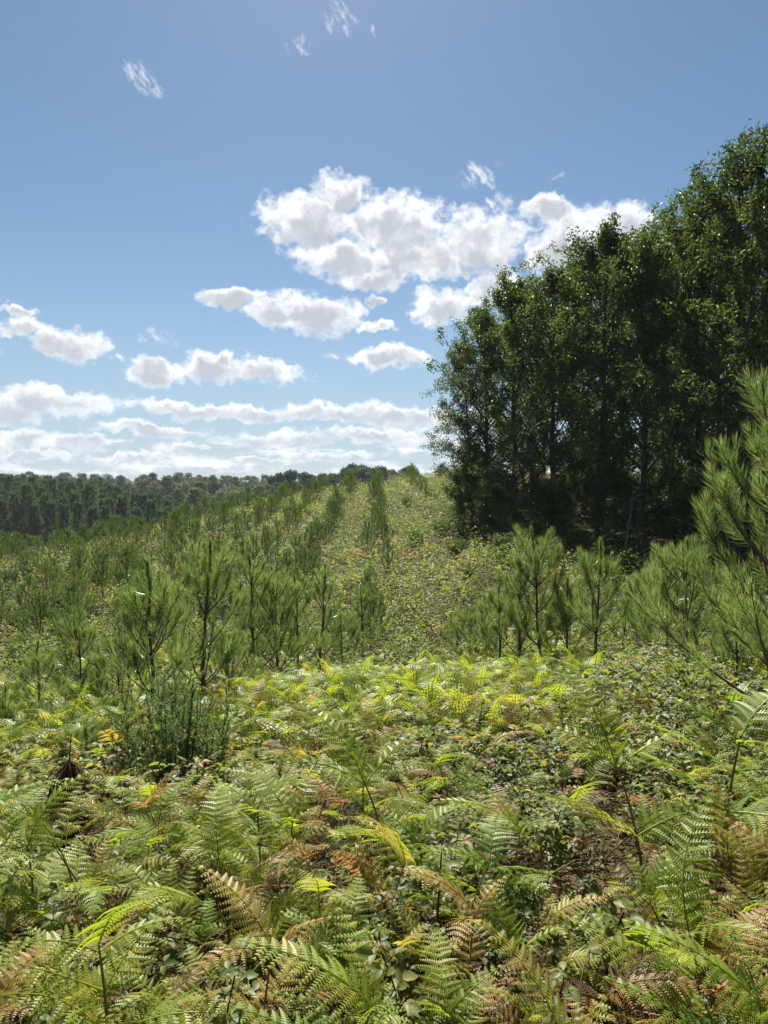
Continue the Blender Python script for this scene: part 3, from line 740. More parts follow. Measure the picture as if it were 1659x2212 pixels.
# ------------------------------------------------------------------ bracken
def frond(L, W, rng, npair=17, lobed=True, arch=.35, tint=.3, tipt=.0):
    """one feathered frond along +Y, face up +Z"""
    g = Geo()
    tt = np.linspace(0, 1, 9)
    ax = np.c_[np.zeros(9)+np.sin(tt*2.2)*rng.normal(0, .02), tt*L*(1-.12*arch), arch*L*(tt*.55-tt**2*.95)]
    tube(g, ax, np.linspace(.0028, .0008, 9), 3, tint+.12)
    for i in range(npair):
        f = .05+.93*(i/(npair-1))**.95; c = np.array([np.interp(f, tt, ax[:, j]) for j in range(3)])
        c2 = np.array([np.interp(min(f+.03, 1), tt, ax[:, j]) for j in range(3)]); ta = unit(c2-c) if f < .97 else np.array([0, 1, -.5])
        pl = W*((1-f)**.75)*min(1, .55+f*3.2)*rng.uniform(.9, 1.1)+.006
        for sd_ in (-1, 1):
            an = R(62+8*f+rng.normal(0, 4)); d = ta*math.cos(an)+np.array([sd_*math.sin(an), 0, rng.normal(.05, .10)]); d = unit(d)
            nrm = unit(np.cross(np.array([sd_, 0, 0.]), ta)*sd_); side = unit(np.cross(nrm, d))
            nl = max(3, int(pl/.0068)) if lobed else 1
            tn = tint+tipt*f+rng.normal(0, .05)
            if lobed:
                s = (np.arange(nl)+.5)/nl; w = .0135*(W/.13)**.5*np.clip(1.15-s, .15, 1)*np.clip(.7+s*3, 0, 1); hw = pl/nl*.40
                cc = c+d[None]*(s*pl)[:, None]+np.array([0, 0, -1.])*(pl*.30*s**2)[:, None]
                V, F = [], []
                for sg in (-1, 1):
                    sv = side*sg; tip = cc+sv*w[:, None]+d*(w*.35)[:, None]-nrm*(w*.25)[:, None]
                    q = np.stack([cc-d*hw, cc+d*hw, tip+d*hw*.45, tip-d*hw*.55], 1); V.append(q.reshape(-1, 3))
                V = np.concatenate(V); F = np.arange(len(V)).reshape(-1, 4)
                g.add(V, F, np.clip(np.tile(np.repeat(tn+.05*s, 4), 2), 0, 1))
                # pinna midrib
                e0, e1 = c, cc[-1]; g.add([e0-side*.0012, e0+side*.0012, e1], [[0, 1, 2]], min(1, tn+.12))
            else:
                nl = max(2, min(4, int(pl/.022))); sq = (np.arange(nl)+.5)/nl
                cc = c+d[None]*(sq*pl)[:, None]+np.array([0, 0, -1.])*(pl*.3*sq**2)[:, None]; hw = pl/nl*.36; w = .020*(1.1-sq)
                for sg in (-1, 1):
                    tip = cc+side*sg*w[:, None]+d*(w*.5)[:, None]
                    g.add(np.stack([cc-d*hw, cc+d*hw, tip], 1).reshape(-1, 3), np.arange(nl*3).reshape(-1, 3), float(np.clip(tn, 0, 1)))
    return g
def bracken_parts(seed, H, npairs, lobed, tint, spread=.0, Lf=.42, brown=0.):
    rng = np.random.default_rng(seed)
    st = Geo(); fr = []
    lean = rng.normal(0, .10, 2)*H
    P = bez((0, 0, 0), (lean[0]*.3, lean[1]*.3, H*.6), (lean[0], lean[1], H*.92), 8)
    tube(st, P, np.linspace(.0052, .0022, 8), 5)
    a0 = rng.uniform(0, 6.28)
    for k in range(npairs):
        f = .42+.52*(k/max(1, npairs-1)); b = np.array([np.interp(f, np.linspace(0, 1, 8), P[:, i]) for i in range(3)])
        for sg in (0, PI):
            L = Lf*(1.05-.5*(k/max(1, npairs)))*rng.uniform(.8, 1.15); W = L*.33
            g = frond(L, W, rng, max(9, int(L/.026)) if lobed else 12, lobed, rng.uniform(.25, .6), tint+rng.normal(0, .05)-brown*0, .06)
            a = a0+sg+rng.normal(0, .35); e = R(rng.normal(32, 13)); roll = rng.normal(0, .35)
            d = np.array([math.cos(a)*math.cos(e), math.sin(a)*math.cos(e), math.sin(e)])
            nrm = unit(np.array([-math.cos(a)*math.sin(e), -math.sin(a)*math.sin(e), math.cos(e)])+roll*np.array([-math.sin(a), math.cos(a), 0]))
            fr.append((g, frames(d[None], nrm[None])[0], b))
    L = Lf*1.15*rng.uniform(.85, 1.15)
    g = frond(L, L*.34, rng, max(10, int(L/.024)) if lobed else 13, lobed, rng.uniform(.4, .8), tint+rng.normal(0, .04), .08)
    a = a0+PI/2+rng.normal(0, .5); e = R(rng.normal(44, 12)); d = np.array([math.cos(a)*math.cos(e), math.sin(a)*math.cos(e), math.sin(e)])
    nrm = unit(np.array([-math.cos(a)*math.sin(e), -math.sin(a)*math.sin(e), math.cos(e)]))
    fr.append((g, frames(d[None], nrm[None])[0], P[-1]))
    return st, fr
def bracken_full(seed, H, npairs, tint, **k):
    st, fr = bracken_parts(seed, H, npairs, True, tint, **k)
    root = empty('bracken'); st.obj('stem', M_fstem, root)
    for g, M, b in fr:
        h = Geo(); h.merge(g, M, b); h.obj('frond', M_fern, root)
    return Proto(root)
def bracken_merged(seed, H, npairs, lobed, tint, **k):
    st, fr = bracken_parts(seed, H, npairs, lobed, tint, **k)
    h = Geo()
    for v in st.f: pass
    h.merge(st)
    for g, M, b in fr: h.merge(g, M, b)
    return h
BF = {
 'green': [bracken_full(101+i, [.50, .42, .36, .46][i], [3, 2, 2, 3][i], [.24, .30, .26, .33][i], Lf=[.34, .31, .28, .31][i]) for i in range(4)],
 'lime':  [bracken_full(111+i, [.42, .38, .45][i], [2, 2, 3][i], [.44, .49, .40][i], Lf=.30) for i in range(3)],
 'gold':  [bracken_full(121+i, [.42, .36][i], 2, [.58, .66][i], Lf=.28) for i in range(2)],
 'brown': [bracken_full(131+i, [.30, .26][i], 2, [.84, .93][i], Lf=.27) for i in range(2)],
}
for k in BF['gold']+BF['brown']: pass
WORD = {'green': 'green', 'lime': 'yellow green', 'gold': 'golden yellow', 'brown': 'withered brown'}

# where things of the fern bed grow, by where the place is seen
def fern_prob(x, y, z):
    u, v = uv_of(x, y, z+.4)
    p = np.full(np.shape(u), .85)
    thin = np.exp(-(((u-1240)/310)**4+((v-1690)/235)**4)); p = p*(1-.93*thin)           # bramble hollow
    thin2 = np.exp(-(((u-1050)/250)**4+((v-1990)/190)**4)); p = p*(1-.62*thin2)
    thin3 = np.exp(-(((u-1480)/220)**4+((v-1500)/75)**4)); p = p*(1-.8*thin3)
    thin4 = np.exp(-(((u-370)/125)**4+((v-1720)/190)**4)); p = p*(1-.9*thin4*(y > 4.1))            # the gorse bush
    p = p*(1-.9*np.exp(-(((u-140)/80)**4+((v-1730)/130)**4))*(y > 3.2))                               # the dead clump
    return p
rngb = np.random.default_rng(41)
HERO = [ # kind, proto, u, v of the crown middle, depth, size, turn, label
 ('green', 0, 1560, 1700, 3.2, 1.4, .3, 'tall fresh bracken with broad pale fronds below the big pine'),
 ('green', 1, 1400, 1790, 3.0, 1.3, 1.2, 'arching bracken whose fronds lean left over the bramble leaves'),
 ('green', 1, 850, 1760, 3.1, 1.2, 1.9, 'large upright bracken with a pale feathered frond in the middle of the bed'),
 ('green', 0, 440, 1800, 3.2, .72, .5, 'pale bracken spreading below the gorse bush'),
 ('lime', 1, 640, 1610, 5.2, 1.0, .2, 'yellow green bracken standing right of the gorse bush'),
 ('gold', 0, 1010, 1950, 2.25, .8, 2.4, 'golden dying bracken beside the dark cane'),
 ('gold', 1, 690, 1840, 2.9, .8, 0.1, 'golden bracken with a drooping frond left of the large upright bracken'),
 ('lime', 0, 250, 1650, 4.8, 1.0, 1.0, 'yellow green bracken between the dead clump and the gorse bush'),
 ('green', 2, 740, 2080, 1.75, 1.05, 1.1, 'pale bracken with a long arched frond low in the middle foreground'),
 ('green', 3, 240, 2020, 1.9, 1.0, 2.0, 'feathery dark green bracken in the lower left foreground'),
 ('brown', 0, 1330, 2060, 1.9, .9, .2, 'withered brown bracken arched in the lower right foreground'),
 ('green', 2, 1590, 2020, 1.75, 1.0, .8, 'tall stemmed bracken in the lower right corner'),
 ('lime', 2, 820, 1640, 4.9, .95, 1.4, 'yellow tinged bracken leaning behind the large upright bracken'),
 ('gold', 0, 560, 1575, 6.3, .9, .9, 'orange and gold bracken close behind the gorse bush'),
]
ferns = []
for kind, i, u, v, Yd, s, rz, lab in HERO:
    x, y, zt = at(u, v, Yd); o = BF[kind][i].place((x, y, g1(x, y)-.02), rz, s*1.25)
    tag(o, lab, 'fern', 'bracken ferns of the near bed'); ferns.append((x, y)); ANCH.append((x, y, lab))
cand = []
tries = 0
while len(cand) < 284 and tries < 20000:
    tries += 1
    y = 1.15+8.4*rngb.random()**1.0; x = rngb.uniform(-1, 1)*(.60*y+.5); z = g1(x, y)
    if rngb.random() > fern_prob(x, y, z): continue
    md = .15+.022*y
    if any((x-a)**2+(y-b)**2 < md*md for a, b in ferns): continue
    ferns.append((x, y)); cand.append((x, y, z))
ANCHF = [(at(u, v, d)[0], d, n) for u, v, d, n in [(370, 1640, 5.8, 'the gorse bush'), (140, 1680, 4.2, 'the dead brown clump'), (335, 1400, 6.5, 'the bare stemmed pine'),
   (945, 1950, 2.3, 'the dark cane'), (590, 1470, 7.6, 'the pale leaved sapling'), (1281, 1400, 9.5, 'the pointed pine'), (1640, 1300, 4.8, 'the big pine'), (785, 1400, 9.5, 'the foot of the open strip'),
   (85, 1500, 7.2, 'the stocky pine'), (55, 1800, 3.9, 'the low pine tuft'), (850, 1760, 3.1, 'the large upright bracken'), (1330, 2060, 1.9, 'the arched withered bracken'), (740, 2080, 1.75, 'the long arched frond'),
   (240, 2020, 1.9, 'the feathery dark bracken'), (1590, 2020, 1.75, 'the corner bracken'), (1165, 1400, 9.6, 'the twin leader pine'), (1560, 1700, 3.3, 'the tall pale bracken')]]
bykey = {}
for (x, y, z) in cand:
    u, v = uv_of(x, y, z+.5)
    yel = np.exp(-(((u-800)/420)**2+((v-1530)/110)**2))+.25*np.exp(-(((u-120)/200)**2+((v-1950)/200)**2))
    r_ = rngb.random(); gold_p = .07+.06*yel
    kind = 'brown' if r_ < .045 else 'gold' if r_ < .045+gold_p else 'lime' if r_ < .17+.22*yel else 'green'
    pr = BF[kind][rngb.integers(0, len(BF[kind]))]; s = rngb.uniform(.65, 1.2)*(1.1 if 1.8 < y < 3.8 else (1.0 if y < 3.8 else .74))
    o = pr.place((x, y, z-.02), rngb.uniform(0, 6.28), s, (rngb.normal(0, .08), rngb.normal(0, .08)))
    k = min(range(len(ANCHF)), key=lambda q: (ANCHF[q][0]-x)**2+(ANCHF[q][1]-y)**2)
    bykey.setdefault((k, kind), []).append(((ANCHF[k][0]-x)**2+(ANCHF[k][1]-y)**2, x, y, o))
for (k, kind), lst in bykey.items():
    lst.sort(key=lambda q: q[0])
    ax_, ay_ = ANCHF[k][:2]
    sides = {}
    for d2, x, y, o in lst:
        dx, dy = x-ax_, y-ay_
        sd_ = ('behind' if dy > 0 else 'in front of') if abs(dy) > abs(dx) else ('right of' if dx > 0 else 'left of')
        sides.setdefault(sd_, []).append(o)
    for sd_, ol in sides.items():
        for i, o in enumerate(ol):
            which = 'nearest one' if i == 0 and len(ol) > 1 else '' if len(ol) == 1 else ordinal(i+1)+' one'
            tag(o, f'{WORD[kind]} bracken fern, {which+" " if which else ""}{sd_} {ANCHF[k][2]}', 'fern', 'bracken ferns of the near bed')
for lst in BF.values():
    for p in lst:
        if not p.used:
            for ch in list(p.root.children): bpy.data.objects.remove(ch)
            bpy.data.objects.remove(p.root)

# the low mass of bracken nobody could count: beyond the near plants and between them
LOB = [bracken_merged(141+i, .42, 2, True, .28+.05*i, Lf=.27) for i in range(3)]
LOS = [bracken_merged(151+i, .42, 2, False, .3+.03*i, Lf=.30) for i in range(4)]
def euler_mats(n, rng, smin, smax, tilt=.15):
    a = rng.uniform(0, 2*PI, n); s = rng.uniform(smin, smax, n); c, sn = np.cos(a), np.sin(a); z0 = np.zeros(n); z1 = np.ones(n)
    Rz = np.stack([np.stack([c, -sn, z0], -1), np.stack([sn, c, z0], -1), np.stack([z0, z0, z1], -1)], 1)
    tx = rng.normal(0, tilt, n); cx_, sx_ = np.cos(tx), np.sin(tx)
    Rx = np.stack([np.stack([z1, z0, z0], -1), np.stack([z0, cx_, -sx_], -1), np.stack([z0, sx_, cx_], -1)], 1)
    return (Rx@Rz)*s[:, None, None]
def scatter(n, ylo, yhi, rng, prob=None, margin=.5, power=1.0, zoff=.4):
    side = 2.8; n = int(n*(1+side/(.58*(ylo+yhi)/2+margin)))          # the cover goes on past the edges of the view
    y = ylo-.5+(yhi-ylo+.5)*rng.random(n)**power; x = rng.uniform(-1, 1, n)*(.58*y+margin+side); z = gz(x, y)
    if prob is not None:
        keep = rng.random(n) < prob(x, y, z); x, y, z = x[keep], y[keep], z[keep]
    return x, y, z
cov = Geo()
x, y, z = scatter(1500, 1.0, 8.0, rngb, fern_prob); idx = rngb.integers(0, 3, len(x))
for i in range(3):
    m = idx == i; Ms = euler_mats(m.sum(), rngb, .45, .8)
    tn = rngb.normal(.0, .09, m.sum())+np.where(rngb.random(m.sum()) < .10, .3, 0)-.03
    cov.tile(LOB[i], Ms, np.stack([x[m], y[m], z[m]-.03], -1), tn)
def fern_far(x, y, z):
    u, v = uv_of(x, y, z+.4); p = fern_prob(x, y, z)
    p = p*np.clip((20-y)/8.0, 0, 1)*np.clip((fbm(x, y, 1.8, 2)-.3)*4+(12-y)*.3, 0, 1)*np.where(x < -.28*y, np.clip((11-y)/3, 0.05, 1), 1)
    return p
x, y, z = scatter(5000, 6.0, 20.0, rngb, fern_far, 1.2); idx = rngb.integers(0, 4, len(x))
for i in range(4):
    m = idx == i; Ms = euler_mats(m.sum(), rngb, .6, 1.1)
    u, v = uv_of(x[m], y[m], z[m]+.5); yel = np.exp(-(((u-780)/380)**2+((v-1530)/120)**2))
    tn = rngb.normal(-.10, .06, m.sum())+.03*yel+np.where(rngb.random(m.sum()) < .04, .2, 0)
    cov.tile(LOS[i], Ms, np.stack([x[m], y[m], z[m]-.03], -1), tn)
tag(cov.obj('bracken_undergrowth', M_fern), 'dense low bracken filling the fern bed', 'undergrowth', kind='stuff')

# ------------------------------------------------------------------ brambles
bram = Geo(); stems = Geo()
rngm = np.random.default_rng(77)
def bram_prob(x, y, z):
    u, v = uv_of(x, y, z+.25)
    p = np.full(np.shape(u), .32)
    p = p+.9*np.exp(-(((u-1240)/330)**4+((v-1700)/260)**4))+.5*np.exp(-(((u-1080)/300)**4+((v-2000)/230)**4))+.8*np.exp(-(((u-1480)/260)**4+((v-1500)/90)**4))
    p = p*np.clip((fbm(x, y, .45, 2)-.36)*4.5, .03, 1.1)
    return np.clip(p, 0, 1)
def bramble_patch(n, ylo, yhi, lsz, hmax, simple, power=1.):
    x, y, z = scatter(n, ylo, yhi, rngm, bram_prob, .4, power)
    k = len(x); mound = fbm(x+40, y, .9, 2)
    u, v = uv_of(x, y, z+.3); bank = np.exp(-(((u-1500)/230)**4+((v-1500)/110)**4))
    h = (hmax*(.25+mound)+.35*bank)*(1-rngm.random(k)**1.6)+.03
    ctr = np.stack([x, y, z+h], -1)
    a = rngm.uniform(0, 2*PI, k); nb = 3
    tilt = unit(np.c_[rngm.normal(0, .38, (k, 2)), np.ones(k)])
    tnb = .38+rngm.normal(0, .12, k)+np.where(rngm.random(k) < .10, .35, 0)+np.where(rngm.random(k) < .06, .5, 0)
    sz = lsz*rngm.uniform(.65, 1.35, k)
    for j in range(nb):
        aj = a+(j-1)*1.35
        d = np.c_[np.cos(aj), np.sin(aj), np.zeros(k)]; d = unit(d-(d*tilt).sum(-1, keepdims=True)*tilt)
        leaves(bram, ctr+d*(sz*.12)[:, None], d, unit(tilt+rngm.normal(0, .18, (k, 3))), sz*(1.0 if j == 1 else .85), .62, np.clip(tnb+rngm.normal(0, .05, k), 0, 1), simple, .16, .2)
    return ctr
c1 = bramble_patch(20000, .9, 5.0, .043, .30, False)
c2 = bramble_patch(30000, 4.5, 13.0, .052, .40, True)
bram.obj('bramble_cover', M_bram)
tag(bpy.data.objects['bramble_cover'], 'dense bramble leaves covering the ground between the ferns', 'brambles', kind='stuff')
# dry brown twigs, runners and fallen fronds beneath
lit = Geo()
x, y, z = scatter(5200, .9, 9.5, rngm, None, .4)
for i in range(len(x)):
    a = rngm.uniform(0, 6.28); L = rngm.uniform(.10, .42); h = rngm.uniform(.02, .24)
    d = np.array([math.cos(a), math.sin(a), rngm.normal(.15, .5)])*L
    b = np.array([x[i], y[i], z[i]+h*.3]); tube(lit, bez(b, b+d*.5+np.array([0, 0, h*.7]), b+d, 4), np.array([.003, .0028, .0022, .0014])*(1+y[i]*.08), 3, rngm.uniform(.1, .8))
x, y, z = scatter(26000, .9, 9.0, rngm, None, .4); k = len(x)
leaves(lit, np.stack([x, y, z+.01+.07*rngm.random(k)], -1), unit(np.c_[rngm.normal(0, 1, (k, 2)), rngm.normal(0, .3, k)]), unit(np.c_[rngm.normal(0, .5, (k, 2)), np.ones(k)]), .038*rngm.uniform(.5, 1.5, k), .5, rngm.uniform(.0, .75, k))
DF = [frond(.34, .10, rngm, 13, True, .5, .9) for _ in range(3)]
deadg = Geo()
x, y, z = scatter(600, .9, 8, rngm, None, .4); idx = rngm.integers(0, 3, len(x))
for i in range(3):
    m = idx == i; Ms = euler_mats(m.sum(), rngm, .6, 1.2, .5)
    deadg.tile(DF[i], Ms, np.stack([x[m], y[m], z[m]+rngm.uniform(.03, .2, m.sum())], -1), rngm.uniform(-.12, .1, m.sum()))
tag(deadg.obj('dead_bracken_litter', M_fern), 'withered brown bracken litter under the brambles', 'litter', kind='stuff')
tag(lit.obj('twig_litter', M_litter), 'dry brown twigs and fallen leaves tangled under the brambles', 'litter', kind='stuff')

# ------------------------------------------------------------------ cover of the hill
hill = Geo(); rngh = np.random.default_rng(99)
n = 410000
y = 14.5+63*rngh.random(n)**1.25; x = rngh.uniform(-1, 1, n)*(.58*y+4); keep = x < 8.5+.03*y; x, y = x[keep], y[keep]
clump = fbm(x, y, 1.0, 3); keep = rngh.random(len(x)) < np.clip((clump-.31)*5.0, .25, 1); x, y, clump = x[keep], y[keep], clump[keep]
z = gz(x, y); k = len(x)
hh = np.clip((clump-.34)*2.6, .04, 1.0)*(1-rngh.random(k)**1.5)
patch = fbm(x+200, y+50, 3.2, 3); warm = fbm(x-90, y+10, 1.6, 2)
tn = .25+(patch-.5)*.75+(warm > .72)*(.25+.35*rngh.random(k))+rngh.normal(0, .12, k)+np.where(rngh.random(k) < .05, .15, 0)
d = unit(np.c_[rngh.normal(0, 1, (k, 2)), rngh.normal(0, .35, k)]); nn = unit(np.c_[rngh.normal(0, .5, (k, 2)), np.ones(k)])
leaves(hill, np.stack([x, y, z+hh], -1), d, nn, .085*rngh.uniform(.6, 1.4, k)*(.75+y/60), .5, np.clip(tn, 0, 1))
tag(hill.obj('hillside_undergrowth', M_bram), 'low patchy brambles and dry bracken over the planted hill', 'undergrowth', kind='stuff')
hb = Geo()
x, y, z = scatter(4200, 15, 62, rngh, lambda x, y, z: np.clip((fbm(x+200, y+50, 3.2, 3)-.30)*5, 0, 1)*(x < 6+.02*y), 2, 1.2)
idx = rngh.integers(0, 4, len(x))
for i in range(4):
    m = idx == i; hb.tile(LOS[i], euler_mats(m.sum(), rngh, .6, 1.05), np.stack([x[m], y[m], z[m]-.04], -1), rngh.normal(-.07, .07, m.sum())+np.where(rngh.random(m.sum()) < .06, .2, 0))
tag(hb.obj('hillside_bracken', M_fern), 'scattered yellowing bracken on the planted hill', 'undergrowth', kind='stuff')
# dark broom shrubs between the rows of pines
def broom(seed, H):
    rng = np.random.default_rng(seed); root = empty('broom_shrub'); st, tw = Geo(), Geo()
    for k in range(150):
        a = rng.uniform(0, 6.28); r_ = .34*math.sqrt(rng.random()); h = H*rng.uniform(.45, 1)*(1-.6*r_)
        b = np.array([math.cos(a)*r_*.3, math.sin(a)*r_*.3, 0]); e = np.array([math.cos(a)*r_*1.3, math.sin(a)*r_*1.3, h])
        Q = bez(b, [e[0]*.7, e[1]*.7, h*.5], e, 5)
        if k % 8 == 0: tube(st, Q, np.linspace(.012, .004, 5), 3)
        shoot_needles(tw, Q, .3, 60, rng, .16, .009, .6, .25, .35, True)
    st.obj('stems', M_cane, root); tw.obj('twigs', M_hillneedle, root)
    return Proto(root)
BR = [broom(201+i, [.9, 1.1, .75][i]) for i in range(3)]
bl = []
for u, v, Yd in [(350, 1262, 30), (395, 1275, 28), (95, 1335, 27), (130, 1320, 28.5), (40, 1350, 26), (215, 1275, 32), (255, 1260, 33), (480, 1165, 42), (515, 1160, 43), (540, 1215, 34), (420, 1235, 33), (300, 1225, 36),
                 (620, 1120, 50), (655, 1110, 52), (740, 1085, 54), (880, 1090, 48), (925, 1080, 50), (575, 1150, 44), (160, 1235, 37), (60, 1240, 38), (20, 1265, 36), (330, 1330, 24), (120, 1400, 21), (45, 1420, 20),
                 (955, 1150, 36), (1010, 1240, 25), (985, 1190, 30), (900, 1180, 34), (690, 1165, 40), (450, 1330, 23)]:
    x, y, z = at(u, v, Yd); bl.append((x, y))
bl.sort(key=lambda q: q[1])
for i, (x, y) in enumerate(bl):
    o = BR[rngh.integers(0, 3)].place((x, y, g1(x, y)-.05), rngh.uniform(0, 6.28), rngh.uniform(.75, 1.15))
    tag(o, f'dark twiggy broom shrub on the hill, {ordinal(i+1)} of them going up the slope', 'shrub', 'broom shrubs between the pine rows')
# forest floor scrub in the shade of the wood
fl = Geo(); n = 60000
y = rngh.uniform(15, 60, n); x = rngh.uniform(3, 38, n); keep = (x < .62*y+5) & (x > 7-.0*y-(y > 24)*3); x, y = x[keep], y[keep]; z = gz(x, y); k = len(x)
hh = (fbm(x, y, 1.6, 2)*1.5)*(1-rngh.random(k)**1.4)
leaves(fl, np.stack([x, y, z+hh], -1), unit(np.c_[rngh.normal(0, 1, (k, 2)), rngh.normal(0, .35, k)]), unit(np.c_[rngh.normal(0, .5, (k, 2)), np.ones(k)]), .11*rngh.uniform(.6, 1.4, k), .55, np.clip(.35+rngh.normal(0, .15, k), 0, 1))
tag(fl.obj('wood_understorey', M_bram), 'shaded leafy scrub on the floor of the wood', 'undergrowth', kind='stuff')

# ------------------------------------------------------------------ single plants of the foreground
def gorse(loc, H, Wd, seed, ns=34):
    rng = np.random.default_rng(seed); root = empty('gorse_bush', loc)
    st = Geo()
    for k in range(ns):
        a = rng.uniform(0, 6.28); r_ = Wd*math.sqrt(rng.random()); h = H*rng.uniform(.45, 1.0)*(1-.25*r_/Wd)
        b = np.array([math.cos(a)*r_*.35, math.sin(a)*r_*.35, 0]); e = np.array([math.cos(a)*r_, math.sin(a)*r_, h])
        Q = bez(b, [e[0]*.8, e[1]*.8, h*.4], e, 8)
        tube(st, Q, np.linspace(.007, .0025, 8), 4)
        sp = Geo()
        shoot_needles(sp, Q, .25, 700, rng, .034, .0045, 1.25, .85, .45, True, 0)
        for j in range(9):
            i = rng.integers(2, 8); d = unit(np.array([rng.normal(), rng.normal(), rng.uniform(.2, 1.2)])); l2 = H*rng.uniform(.08, .2)
            S = bez(Q[i], Q[i]+d*l2*.5, Q[i]+d*l2*.9+np.array([0, 0, l2*.35]), 5); tube(st, S, np.linspace(.003, .0018, 5), 3)
            shoot_needles(sp, S, .05, 700, rng, .030, .0045, 1.25, .8, .5, True, 0)
        sp.obj('spiny_shoot', M_gorse, root)
    st.obj('stems', M_stem, root)
    return root
x, y, zt = at(372, 1420, 5.0); zg = g1(x, y)
tag(gorse((x, y, zg), at(372, 1425, 5.0)[2]-zg, .48, 5, 42), 'dark spiny gorse bush with upright shoots among the ferns', 'gorse')
x, y, _ = at(640, 1700, 4.3); zg = g1(x, y)
tag(gorse((x, y, zg), at(640, 1650, 4.3)[2]-zg, .22, 6, 10), 'small thin gorse bush right of the large gorse bush', 'gorse')
x, y, _ = at(1130, 2180, 1.75); zg = g1(x, y)

# dead brown clump: a withered pine seedling hung with drooping brown needles
def dead_clump(loc, H):
    rng = np.random.default_rng(4); root = empty('dead_pine_sapling', loc); st, nd_ = Geo(), Geo()
    P = bez((0, 0, 0), (.01, 0, H*.5), (.04, 0, H), 7); tube(st, P, np.linspace(.008, .003, 7), 5)
    for k in range(330):
        i = rng.random()**.7; b = np.array([np.interp(.35+.4*i, np.linspace(0, 1, 7), P[:, j]) for j in range(3)])
        a = rng.uniform(0, 6.28); sp = .03+.13*rng.random(); L = rng.uniform(.2, .5)
        e = b+np.array([math.cos(a)*sp, math.sin(a)*sp, -L]); tube(nd_, bez(b, b+np.array([math.cos(a)*sp*.9, math.sin(a)*sp*.9, -.02]), e, 5), [.0036, .0034, .003, .0024, .0014], 3, rng.uniform(.1, .9))
    st.obj('trunk', M_cane, root); nd_.obj('needles', M_dead, root)
    tag(root, 'dead brown pine sapling hung with drooping withered needles', 'dead sapling')
x, y, zt = at(140, 1585, 4.2); zg = g1(x, y); dead_clump((x, y, zg), zt-zg)

# leafy canes and saplings
def cane(u, vt, Yd, label, lean=.05, nleaf=9, lsz=.085, thick=.006, seed=1, tint=.36, name='bramble_cane', cat='bramble cane', first=.45, grp='leafy canes rising from the brambles'):
    rng = np.random.default_rng(seed); x, y, zt = at(u, vt, Yd); zg = g1(x, y); H = zt-zg
    root = empty(name, (x, y, zg)); st, lf = Geo(), Geo()
    P = bez((0, 0, 0), (-lean*.3, 0, H*.6), (lean, rng.normal(0, .03), H), 9); tube(st, P, np.linspace(thick, thick*.4, 9), 5)
    st.obj('stem', M_cane, root)
    pos, dd, nn, ln = [], [], [], []
    for k in range(nleaf):
        f = first+(1-first)*(k+.5)/nleaf; b = np.array([np.interp(f, np.linspace(0, 1, 9), P[:, i]) for i in range(3)]); a = k*2.4+rng.normal(0, .3)
        d = np.array([math.cos(a), math.sin(a), rng.uniform(.1, .6)])
        tube(lf, [b, b+d*lsz*.5], [.0015, .001], 3, .7)
        for j in (-1, 0, 1):
            aj = a+j*1.1; pos.append(b+d*lsz*.5); dd.append([math.cos(aj), math.sin(aj), rng.uniform(-.3, .3)]); nn.append([rng.normal(0, .3), rng.normal(0, .3), 1]); ln.append(lsz*rng.uniform(.75, 1.2)*(1 if j == 0 else .8))
    leaves(lf, np.array(pos), unit(dd), unit(nn), np.array(ln), .62, np.clip(tint+rng.normal(0, .08, len(pos)), 0, 1), False, .14, .2)
    lf.obj('leaves', M_bram, root)
    tag(root, label, cat, grp)
cane(592, 1460, 7.6, 'pale leaved sapling standing at the back of the ferns below the drooping pine', .03, 18, 0.053, .006, 2, .30, 'leafy_sapling', 'sapling', .35, None)
cane(945, 1860, 2.35, 'dark upright bramble cane in the middle foreground beside golden bracken', .02, 10, 0.046, .0065, 3, .45, first=.3)
cane(1195, 1745, 3.1, 'dark cane carrying broad leaves left of the tall pale bracken', .03, 12, 0.050, .006, 4)
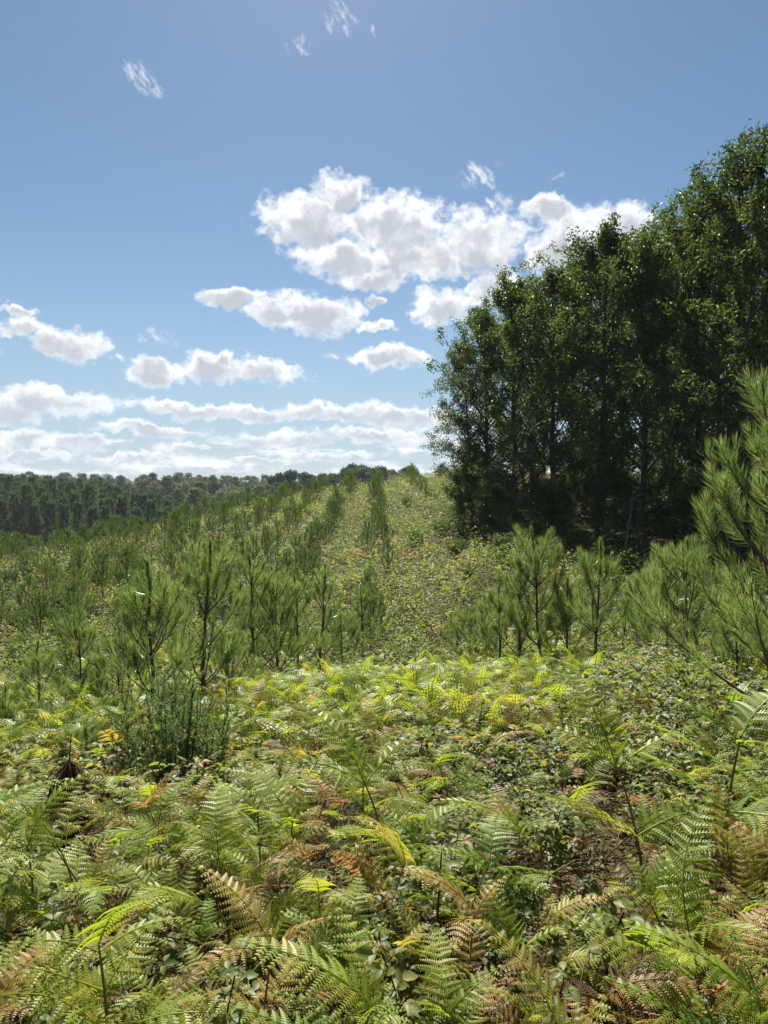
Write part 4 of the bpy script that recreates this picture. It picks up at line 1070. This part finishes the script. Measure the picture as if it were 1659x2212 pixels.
cane(1310, 1960, 2.2, 'purple brown cane with large bright leaves in the right foreground', .05, 12, 0.062, .007, 5, .5)
cane(1530, 1890, 2.4, 'bramble cane topped by yellow green leaves beside the corner bracken', -.06, 10, 0.056, .006, 6, .6)
cane(690, 1560, 5.6, 'thin dark cane with few leaves behind the yellow tinged bracken', .01, 6, 0.037, .005, 7)
cane(1110, 1600, 4.6, 'reddish bramble cane bending over the bramble hollow', .35, 13, 0.037, .005, 8)
cane(1560, 1580, 4.3, 'leafy cane standing up in the shade under the big pine', .08, 15, 0.046, .005, 9, .4)
cane(880, 2040, 1.8, 'short leafy cane low in the middle foreground', -.07, 13, 0.046, .005, 10, .5)
cane(1420, 1470, 5.8, 'leafy cane on top of the bramble mound', .1, 18, 0.040, .005, 11, .5)
cane(1190, 2090, 1.7, 'small bright leaved cane at the bottom of the bramble patch', .04, 13, 0.040, .005, 12, .5)
cane(470, 2090, 1.75, 'leafy cane hidden among dark ferns in the lower left', .05, 12, 0.043, .005, 13, .4)
# ------------------------------------------------------------------ air
hm = bpy.data.materials.new('hazy_air'); hm.use_nodes = True; t = hm.node_tree; t.nodes.clear()
pv = t.nodes.new('ShaderNodeVolumePrincipled'); pv.inputs['Color'].default_value = (.80, .90, 1, 1); pv.inputs['Density'].default_value = HAZE; pv.inputs['Anisotropy'].default_value = .0
mo = t.nodes.new('ShaderNodeOutputMaterial'); t.links.new(pv.outputs[0], mo.inputs['Volume'])
x0, x1, y0, y1 = xs[0]-5, xs[-1]+5, ys[0]-5, ys[-1]+5; z0, z1 = float(gz(X[::6, ::6], Y[::6, ::6]).min())-3, 26
g = Geo(); g.add([(x0, y0, z0), (x1, y0, z0), (x1, y1, z0), (x0, y1, z0), (x0, y0, z1), (x1, y0, z1), (x1, y1, z1), (x0, y1, z1)],
      [[0, 3, 2, 1], [4, 5, 6, 7], [0, 1, 5, 4], [1, 2, 6, 5], [2, 3, 7, 6], [3, 0, 4, 7]])
tag(g.obj('haze', hm), 'thin summer haze over the valley', kind='stuff')
print('objects', len(bpy.data.objects))
